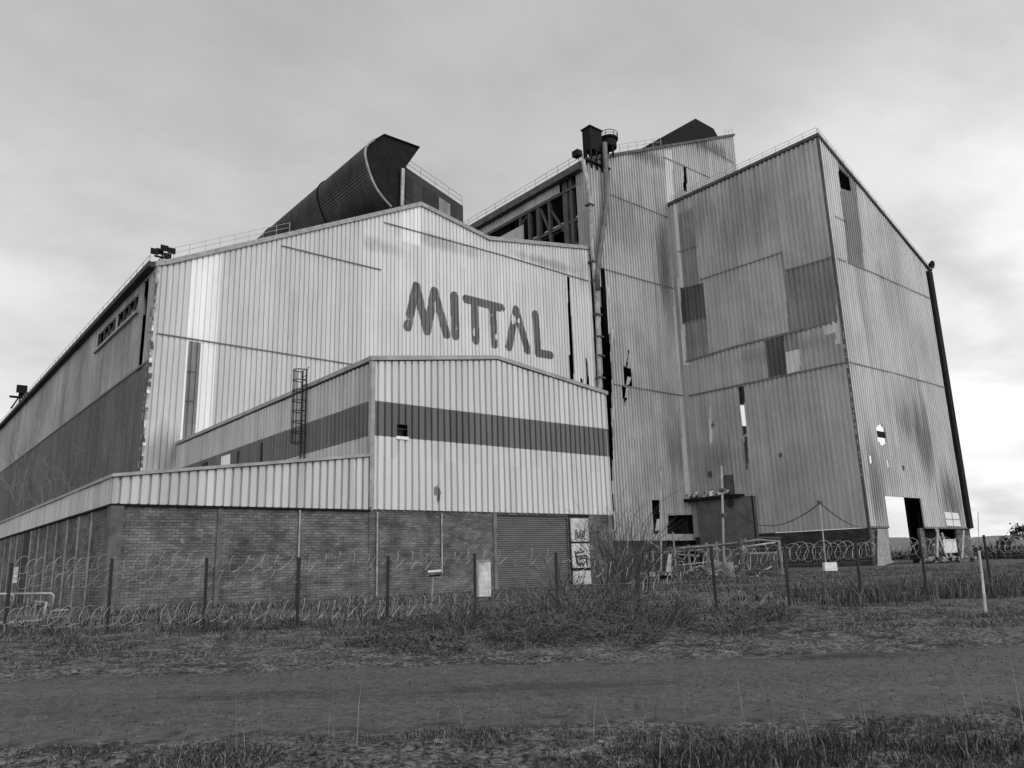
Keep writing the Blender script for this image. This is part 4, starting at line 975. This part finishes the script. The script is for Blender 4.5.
# loose stones on the road and verges: scattered masses
def stones(name, label, pts, rmin, rmax, tones, seed):
    r = np.random.default_rng(seed); n = len(pts); rad = rmin+(rmax-rmin)*r.random(n)**3; a = r.random(n)*6.283
    V = np.empty((n, 5, 3))
    for k in range(4):
        q = rad*(.6+.6*r.random(n)); V[:, k, 0] = pts[:, 0]+q*np.cos(a+k*1.571); V[:, k, 1] = pts[:, 1]+q*np.sin(a+k*1.571); V[:, k, 2] = pts[:, 2]-.002
    V[:, 4, 0] = pts[:, 0]+rad*.3*(r.random(n)-.5); V[:, 4, 1] = pts[:, 1]+rad*.3*(r.random(n)-.5); V[:, 4, 2] = pts[:, 2]+rad*(.5+.5*r.random(n))
    me = bpy.data.meshes.new(name); b = (np.arange(n)*5)[:, None]
    F = np.stack([b+np.array([k, (k+1) % 4, 4]) for k in range(4)], 1).reshape(-1, 3)
    me.from_pydata(V.reshape(-1, 3).tolist(), [], F.tolist())
    for i_, tn in enumerate(tones): me.materials.append(plain('stone_tone', tn, .9, .4, 9.))
    me.polygons.foreach_set('material_index', np.repeat(r.integers(0, len(tones), n), 4).astype(np.int32)); me.update()
    return tag(link(bpy.data.objects.new(name, me)), label, 'gravel', None, 'stuff')
pts = []; r_ = random.Random(5)
while len(pts) < 45000:
    t_ = r_.uniform(-13, 13); a, b = near_edge(t_), far_edge(t_); d = r_.uniform(a-.3, b+.5)
    if noise.noise(Vector((d*.9, t_*.5, 2))) + r_.random() < .35: continue
    p = dt(d, t_); pts.append((p.x, p.y, road_z(p, (d-a+.12)/(b-a+.24)) if a < d < b else hgt(d, t_)))
stones('road_gravel', 'fine loose gravel scattered over the worn road surface', np.array(pts), .003, .020, (.028, .05, .08, .125), 3)
pts = []
while len(pts) < 5000:
    far = r_.random() < .6; t_ = r_.uniform(-16, 16) if far else r_.uniform(-7, 7); d = far_edge(t_)+r_.expovariate(.5) if far else near_edge(t_)-r_.expovariate(1.)
    p = dt(d, t_); pts.append((p.x, p.y, hgt(d, t_)))
stones('verge_gravel', 'small stones and clods strewn over the bare verges beside the road', np.array(pts), .006, .032, (.03, .05, .08, .12), 4)

# ================================================================== woody plants
M['twig'] = plain('dead_twig', .07, .9, .4, 4.); M['twig_d'] = plain('dark_bramble_stem', .026, .9, .4, 4.); M['twig_l'] = plain('pale_dry_stem', .17, .9, .4, 4.); M['leaf'] = plain('dark_bramble_leaf', .03, .7, .4, 4., spec=.2)
def bramble(label, d, t_, rad, h, n, seed, up=.0, cat='bush', grp='bramble bushes by the fence', name='bramble_bush', leaves=320, r0=.006):
    rr = random.Random(seed); o = dt(d, t_, hgt(d, t_)-.02); t = thing(name, label, cat, tuple(o), grp)
    mb = MB()
    for k in range(n):
        a = rr.random()*6.283; q = rad*math.sqrt(rr.random()); p = o+Vector((q*math.cos(a), q*math.sin(a), 0))
        b = a+rr.uniform(-1.2, 1.2); L = h*rr.uniform(.5, 1.3)*(1-.35*q/rad); out = rr.uniform(.15, .9)*(1-up); pts = [p]; v = Vector((math.cos(b)*out*.5, math.sin(b)*out*.5, 1.)).normalized()
        S = 6
        for i in range(S):
            v = (v + Vector((math.cos(b)*.28*(1-up)+rr.gauss(0, .16), math.sin(b)*.28*(1-up)+rr.gauss(0, .16), -.26*(1-up)+rr.gauss(0, .1)))).normalized(); pts.append(pts[-1]+v*L/S)
            if i > 1 and rr.random() < .7:
                w = (v+Vector((rr.gauss(0, .7), rr.gauss(0, .7), rr.gauss(.1, .5)))).normalized(); e = pts[-1]
                mb.tube([e, e+w*L*.16, e+w*L*.3+Vector((rr.gauss(0, .03), rr.gauss(0, .03), .02))], [r0*.6, r0*.5, r0*.3], 3, rr.choice((0, 0, 1, 2)), False)
        mb.tube(pts, [r0*(1.3-.15*i) for i in range(S+1)], 3, rr.choice((0, 1, 1, 2)), False)
    mb.build('stem', [M['twig'], M['twig_d'], M['twig_l']], t)
    mb = MB()
    for k in range(leaves):
        a = rr.random()*6.283; q = rad*1.15*math.sqrt(rr.random()); z = h*.75*rr.random()**1.3*(1-.5*(q/rad/1.15)**2)
        p = o+Vector((q*math.cos(a), q*math.sin(a), z+.02)); s = rr.uniform(.018, .05); u = Vector((rr.gauss(0, 1), rr.gauss(0, 1), rr.gauss(0, .6))).normalized()*s; w = u.cross(Vector((rr.gauss(0, 1), rr.gauss(0, 1), 1))).normalized()*s*.6
        mb.face([p-u, p+w, p+u, p-w], 0 if rr.random() < .75 else 1)
    if leaves: mb.build('leaves', [M['leaf'], M['g_mid']], t)
    return t
for i, (d, t_, rad, h, n, lab) in enumerate((
    (15.6, -1.9, .9, .55, 190, 'low dark bramble bush at the left end of the thicket beside the road'),
    (19.8, -.9, 1.4, 1.15, 300, 'wide bramble bush before the tall white board'),
    (17.4, .5, 1.2, 1.1, 300, 'tall tangled bramble bush in the middle of the thicket, right of the white board'),
    (21.5, 1.5, 1.3, 1.7, 260, 'highest bramble bush, with thin shoots reaching up before the roller door'),
    (17.0, 2.0, 1.1, 1.0, 260, 'rounded bramble bush below the panelled door'),
    (20.2, 3.3, 1.2, 1.1, 240, 'bramble bush at the right end of the thicket by the broken fence post'),
    (15.9, .2, .9, .55, 190, 'low bramble bush at the front of the thicket, nearest the road'),
    (17.2, -2.9, .8, .5, 150, 'straggling bramble bush trailing left out of the thicket'),
    (17.8, 4.4, .9, .6, 150, 'small low bramble bush between the thicket and the road, below the broken fence post'),
    (21.2, -2.6, .9, .75, 150, 'small bramble bush beside the sign post by the fence'),
    (20.5, 6.2, .9, .75, 150, 'small loose bramble bush at the foot of the fence below the pipe rack'),
    (22.4, -8.9, .6, .6, 110, 'small dark bramble bush at the foot of the fence in front of the brick lean-to'),
    (22.6, -6.6, .6, .6, 110, 'small bushy bramble in front of the second downpipe of the brick lean-to'))):
    bramble(lab, d, t_, rad*.92, .85*h*(1.15 if i in (1, 2, 3, 4, 5) else 1), int(n*.7), 100+i, (.45 if i in (1, 3, 5, 10) else .1))
for i, (x, D, h, n, lab) in enumerate(((612, 40, 4.6, 16, 'bare sapling clump against the right corner of the banded annex'), (626, 42, 4.6, 22, 'dense bare sapling clump in the gap left of the pipe rack'), (642, 44, 3.3, 16, 'bare sapling clump under the left end of the pipe rack'), (560, 36, 2.2, 8, 'thin bare sapling before the roller door'), (690, 52, 1.6, 12, 'low bare scrub before the middle of the pipe rack'), (736, 50, 1.5, 10, 'low bare scrub before the low brick wall'))):
    g = onD(x, 580, D); d = g.x*sy+g.y*cy; t_ = g.x*cy-g.y*sy
    bramble(lab, d, t_, .9, h, n*3, 200+i, .75, 'sapling', 'bare saplings by the annex corner', 'bare_sapling', 0, .02)
def bare_tree(name, label, loc, h, seed, r0, levels=5, grp=None, twist=.5, mat='twig', leafy=0, trunk=.28):
    rr = random.Random(seed); o = Vector(loc); t = thing(name, label, 'tree', loc, grp)
    tm = MB(); cm = MB(); tips = []
    def grow(p, v, L, r, lv):
        n = 4; pts = [p]
        for i in range(n): v = (v+Vector((rr.gauss(0, .13), rr.gauss(0, .13), rr.gauss(.03, .08)))).normalized(); pts.append(pts[-1]+v*L/n)
        (tm if lv >= levels-1 else cm).tube(pts, [r*(1-.4*i/n) for i in range(n+1)], 6 if lv >= levels-1 else 3, 0, False)
        if lv == 0: tips.append(pts[-1]); tips.append(pts[2]); return
        for k in range(rr.choice((2, 3, 3))):
            w = (v+Vector((rr.gauss(0, twist), rr.gauss(0, twist), rr.gauss(.1, .3)))).normalized(); grow(pts[-1 if k < 2 else 3], w, L*rr.uniform(.62, .85), r*.58, lv-1)
    grow(o-Vector((0, 0, .2)), Vector((0, 0, 1)), h*trunk, r0, levels)
    tm.build('trunk', M['twig_d'], t); 
    if leafy:
        for p in tips:
            for k in range(leafy):
                q = p+Vector((rr.gauss(0, .5), rr.gauss(0, .5), rr.gauss(0, .4))); s = rr.uniform(.12, .3); u = Vector((rr.gauss(0, 1), rr.gauss(0, 1), rr.gauss(0, 1))).normalized()*s; w = u.cross(Vector((rr.gauss(0, 1), 1, rr.gauss(0, 1)))).normalized()*s
                cm.face([q-u, q+w, q+u, q-w], 1)
    cm.build('crown', [M[mat], M['leaf']], t); return t
q = onX(22, 500, 15.5); bare_tree('bare_tree', 'bare tree showing above the lean-to roof at the far left before the dark wall', (15.5, 94., 0), 17.5, 5, .3, 5, None, .5, 'twig_l')
for i, (x, D, h, lab) in enumerate(((1024, 190, 8.5, 'leafy dark tree on the flat land at the right edge'), (1052, 210, 8, 'dark tree outside to the right of the edge tree'), (1006, 260, 6.5, 'small far tree left of the edge tree beyond the fence'))):
    p = onD(x, 549, D); bare_tree('field_tree', lab, (p.x, p.y, 0), h, 20+i, .18, 5, 'trees on the flat land at the right', .55, 'twig', 5)
# distant hills, a real ridge far off
M['hill'] = plain('wooded_hillside', .13, .95, .3, .004)
v = []; f = []; n = 60
for k in range(n):
    t_ = 600+k*60.; 
    for j, (dd, zz) in enumerate(((2300, -2), (2700, .75), (3000, 1.), (3600, -2))):
        p = dt(dd, t_); z = zz if zz < 0 else zz*(62+26*noise.noise(Vector((k*.13, 1.7, 0)))+7*noise.noise(Vector((k*.7, 9.7, 0)))); v.append((p.x, p.y, z))
for k in range(n-1):
    for j in range(3): q = k*4+j; f.append((q, q+4, q+5, q+1))
rawmesh('hills', v, f, [M['hill']], None, 'structure', True)

# ================================================================== wire fence
g0 = onZ(107, 632); fen = thing('wire_fence', 'see-through wire mesh fence on thin dark posts with coils of razor wire', 'fence', (g0.x, g0.y, 0))
PX = [(4, 632, 563), (107, 632, 558), (204, 630, 558), (297, 628, 557), (387, 624, 556), (475.5, 620, 553), (558, 617, 552), (640, 616, 577), (717, 612, 545.5), (790, 608, 543), (862, 602, 540), (928, 597, 537), (992, 592, 534.5)]
posts = []
for x, yb, ytp in PX:
    b = onZ(x, yb); D = (b-Vector((0, 0, EYE))).dot(FW); hz_ = onD(x, ytp, D).z; posts.append((b, hz_))
e0 = posts[0][0]-posts[1][0]; posts = [(posts[0][0]+e0*k, 2.1) for k in (3, 2, 1)]+posts
e1 = posts[-1][0]-posts[-2][0]; posts += [(posts[-1][0]+e1*k, 2.1) for k in (1, 2, 3)]
for b, hz_ in posts:
    d_, t_ = b.x*sy+b.y*cy, b.x*cy-b.y*sy; lean_ = Vector((random.gauss(0, .03), random.gauss(0, .03), 0))
    mb = MB(); mb.tube([b+Vector((0, 0, hgt(d_, t_)-.1)), b+Vector((0, 0, hz_))+lean_], .05, 8); mb.build('post', M['post'], fen)
mb = MB()
for (a, ha), (b, hb) in zip(posts, posts[1:]):
    if abs(ha-1.1) < .25 or abs(hb-1.1) < .25: H = .95
    else: H = min(ha, hb)-.12
    L = (b-a).length; n = int(L/.14); sag = random.uniform(.0, .04)
    for k in range(n+1):
        p = a.lerp(b, k/n); mb.tube([p+Vector((0, 0, .03)), p+Vector((random.gauss(0, .004), 0, H))], .0022, 3, 0, False)
    for k in range(11):
        z = .06+(H-.06)*k/10; mb.tube([a+Vector((0, 0, z)), a.lerp(b, .5)+Vector((0, 0, z-sag)), b+Vector((0, 0, z))], .0026 if k < 10 else .006, 3, 0, False)
mb.build('mesh_panel', M['wire'], fen)
def coil(path, rad, pitch, rw, name='razor_coil', seed=1, squash=1., skip=0.):
    rr = random.Random(seed); pts = []
    for (a, b) in zip(path, path[1:]):
        L = (b-a).length; e = (b-a)/L; nrm = Vector((-e.y, e.x, 0)); n = max(2, int(L/pitch))
        for k in range(n):
            r = rad*rr.uniform(.82, 1.1); off = Vector((rr.gauss(0, .02), rr.gauss(0, .02), rr.gauss(0, .04)))
            for j in range(14):
                th = 2*math.pi*j/14; pts.append(a+e*(L*(k+j/14)/n + .16*math.sin(th)*pitch*2) + nrm*r*math.cos(th) + Vector((0, 0, r*squash*math.sin(th)))+off)
    mb = MB(); run = []
    for k in range(0, len(pts)-1, 5):          # the strand is lost in the weeds or broken here and there
        if rr.random() < skip:
            if len(run) > 1: mb.tube(run, rw, 3, 0, False)
            run = []; continue
        run += pts[k:k+6] if not run else pts[k+1:k+6]
    if len(run) > 1: mb.tube(run, rw, 3, 0, False)
    # barbs: little blades along the strand
    for k in range(0, len(pts)-1, 1):
        p = pts[k]; s = .022; u = Vector((rr.gauss(0, 1), rr.gauss(0, 1), rr.gauss(0, 1))).normalized()*s; w = u.cross(Vector((0, .3, 1))).normalized()*s*.5
        mb.face([p-u, p+w, p+u, p-w])
    mb.build(name, M['razor'], fen)
fo = Vector((sy, cy, 0))
up_ = lambda q, z, b=.35: [p+Vector((0, 0, z if z < 1 else h-.28+(z-1.6)))+fo*b for p, h in q]
coil(up_(posts[3:9], 1.75), .26, .42, .0082, seed=2, skip=.08); coil(up_(posts[3:7], 1.3, .4), .23, .48, .0078, seed=3, skip=.12)
coil(up_(posts[3:9], .5, -.25), .3, .42, .0088, seed=4, skip=.05); coil(up_(posts[10:17], 1.55, .4), .3, .40, .0075, seed=5, skip=.08); coil(up_(posts[8:11], 1.75), .25, .45, .008, seed=8, skip=.2); coil(up_(posts[10:13], .35, .3), .25, .6, .004, seed=6, skip=.3)
yo = [onD(x, 556, 50) for x in (612, 650, 690, 720)]; coil([Vector((p.x, p.y, 2.0)) for p in yo], .5, .8, .011, seed=7, skip=.2)

# ================================================================== sky and light
SUN_EL, SUN_AZ = R(38), R(180-12)         # azimuth clockwise from +Y; the sun stands in front of the tall fronts
w = bpy.data.worlds.new('World'); scn.world = w; w.use_nodes = True; nt = w.node_tree; nt.nodes.clear()
N = nt.nodes.new; Lk = nt.links.new
out = N('ShaderNodeOutputWorld'); bg = N('ShaderNodeBackground'); Lk(bg.outputs[0], out.inputs[0]); bg.inputs[1].default_value = .10
sky = N('ShaderNodeTexSky'); sky.sky_type = 'NISHITA'; sky.sun_disc = False; sky.sun_elevation = SUN_EL; sky.sun_rotation = SUN_AZ; sky.dust_density = 4; sky.air_density = 1.0
bw = N('ShaderNodeRGBToBW'); Lk(sky.outputs[0], bw.inputs[0])
tc = N('ShaderNodeTexCoord'); sep = N('ShaderNodeSeparateXYZ'); Lk(tc.outputs['Generated'], sep.inputs[0])
def Mt(op, a, b=0., c=0.):
    q = N('ShaderNodeMath'); q.operation = op
    for i, v in enumerate((a, b, c)):
        if hasattr(v, 'links'): Lk(v, q.inputs[i])
        else: q.inputs[i].default_value = v
    return q.outputs[0]
# flat cloud deck: project the view direction on a layer overhead
zc = Mt('MAXIMUM', sep.outputs[2], .0); inv = Mt('DIVIDE', 1., Mt('ADD', zc, .22))
vx = N('ShaderNodeCombineXYZ'); Lk(Mt('MULTIPLY', sep.outputs[0], inv), vx.inputs[0]); Lk(Mt('MULTIPLY', sep.outputs[1], inv), vx.inputs[1])
def nz_(scale, detail, loc, rough=.55, dist=.15):
    mp = N('ShaderNodeMapping'); Lk(vx.outputs[0], mp.inputs[0]); mp.inputs['Location'].default_value = loc
    mp.inputs['Rotation'].default_value = (0, 0, R(25)); mp.inputs['Scale'].default_value = (1., 1.25, 1)
    q = N('ShaderNodeTexNoise'); Lk(mp.outputs[0], q.inputs['Vector']); q.inputs['Scale'].default_value = scale; q.inputs['Detail'].default_value = detail; q.inputs['Roughness'].default_value = rough; q.inputs['Distortion'].default_value = dist
    return q.outputs[0]
def ss(v, a, b, lo, hi):
    q = N('ShaderNodeMapRange'); q.interpolation_type = 'SMOOTHSTEP'; Lk(v, q.inputs[0])
    for i, k in zip((1, 2, 3, 4), (a, b, lo, hi)): q.inputs[i].default_value = k
    return q.outputs[0]
cl = ss(nz_(.9, 6, (3.3, 1.2, 0)), .32, .68, .88, 1.10)
cl2 = ss(nz_(2.6, 6, (7.3, .4, 0), .6), .35, .68, .94, 1.06)
lift = ss(sep.outputs[2], .0, .62, 1.24, .87)                      # thinner cloud low down
br = (Vector((cy, -sy, 0))*.62 + Vector((sy, cy, 0))*.78).normalized()
dotn = N('ShaderNodeVectorMath'); dotn.operation = 'DOT_PRODUCT'; Lk(tc.outputs['Generated'], dotn.inputs[0]); dotn.inputs[1].default_value = (br.x*.95, br.y*.95, .22)
br2 = (Vector((cy, -sy, 0))*-.62 + Vector((sy, cy, 0))*.78).normalized(); dot3 = N('ShaderNodeVectorMath'); dot3.operation = 'DOT_PRODUCT'; Lk(tc.outputs['Generated'], dot3.inputs[0]); dot3.inputs[1].default_value = (br2.x*.95, br2.y*.95, .26)
glow = ss(dotn.outputs['Value'], .86, 1.0, 0., .74)
deck = Mt('MULTIPLY', Mt('ADD', Mt('MULTIPLY', Mt('MULTIPLY', cl, cl2), lift), Mt('MULTIPLY', Mt('ADD', glow, ss(dot3.outputs['Value'], .90, 1.0, 0., .34)), ss(nz_(1.7, 5, (1.3, 6.2, 0)), .3, .65, .3, 1.2))), 6.4)
# deck brightened behind the viewer, an added fill for the building walls
fill_dir = Vector((-.42, -.72, .55)).normalized()
dot2 = N('ShaderNodeVectorMath'); dot2.operation = 'DOT_PRODUCT'; Lk(tc.outputs['Generated'], dot2.inputs[0]); dot2.inputs[1].default_value = fill_dir
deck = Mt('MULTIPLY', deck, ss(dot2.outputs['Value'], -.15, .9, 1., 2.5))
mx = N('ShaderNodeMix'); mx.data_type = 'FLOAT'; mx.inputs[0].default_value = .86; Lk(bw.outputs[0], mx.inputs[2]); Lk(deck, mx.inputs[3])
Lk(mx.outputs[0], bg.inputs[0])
sl = bpy.data.lights.new('sun', 'SUN'); sl.energy = 1.05; sl.angle = R(24); sl.color = (1, .99, .97)
so = link(bpy.data.objects.new('sun', sl)); dirv = Vector((math.sin(SUN_AZ)*math.cos(SUN_EL), math.cos(SUN_AZ)*math.cos(SUN_EL), math.sin(SUN_EL)))
so.rotation_euler = dirv.to_track_quat('Z', 'Y').to_euler(); so.location = (20, -40, 80)
vs_ = scn.view_settings; vs_.view_transform = 'Standard'; vs_.look = 'None'; vs_.exposure = 0.; vs_.gamma = 1; vs_.use_curve_mapping = False
scn.cycles.max_bounces = 6
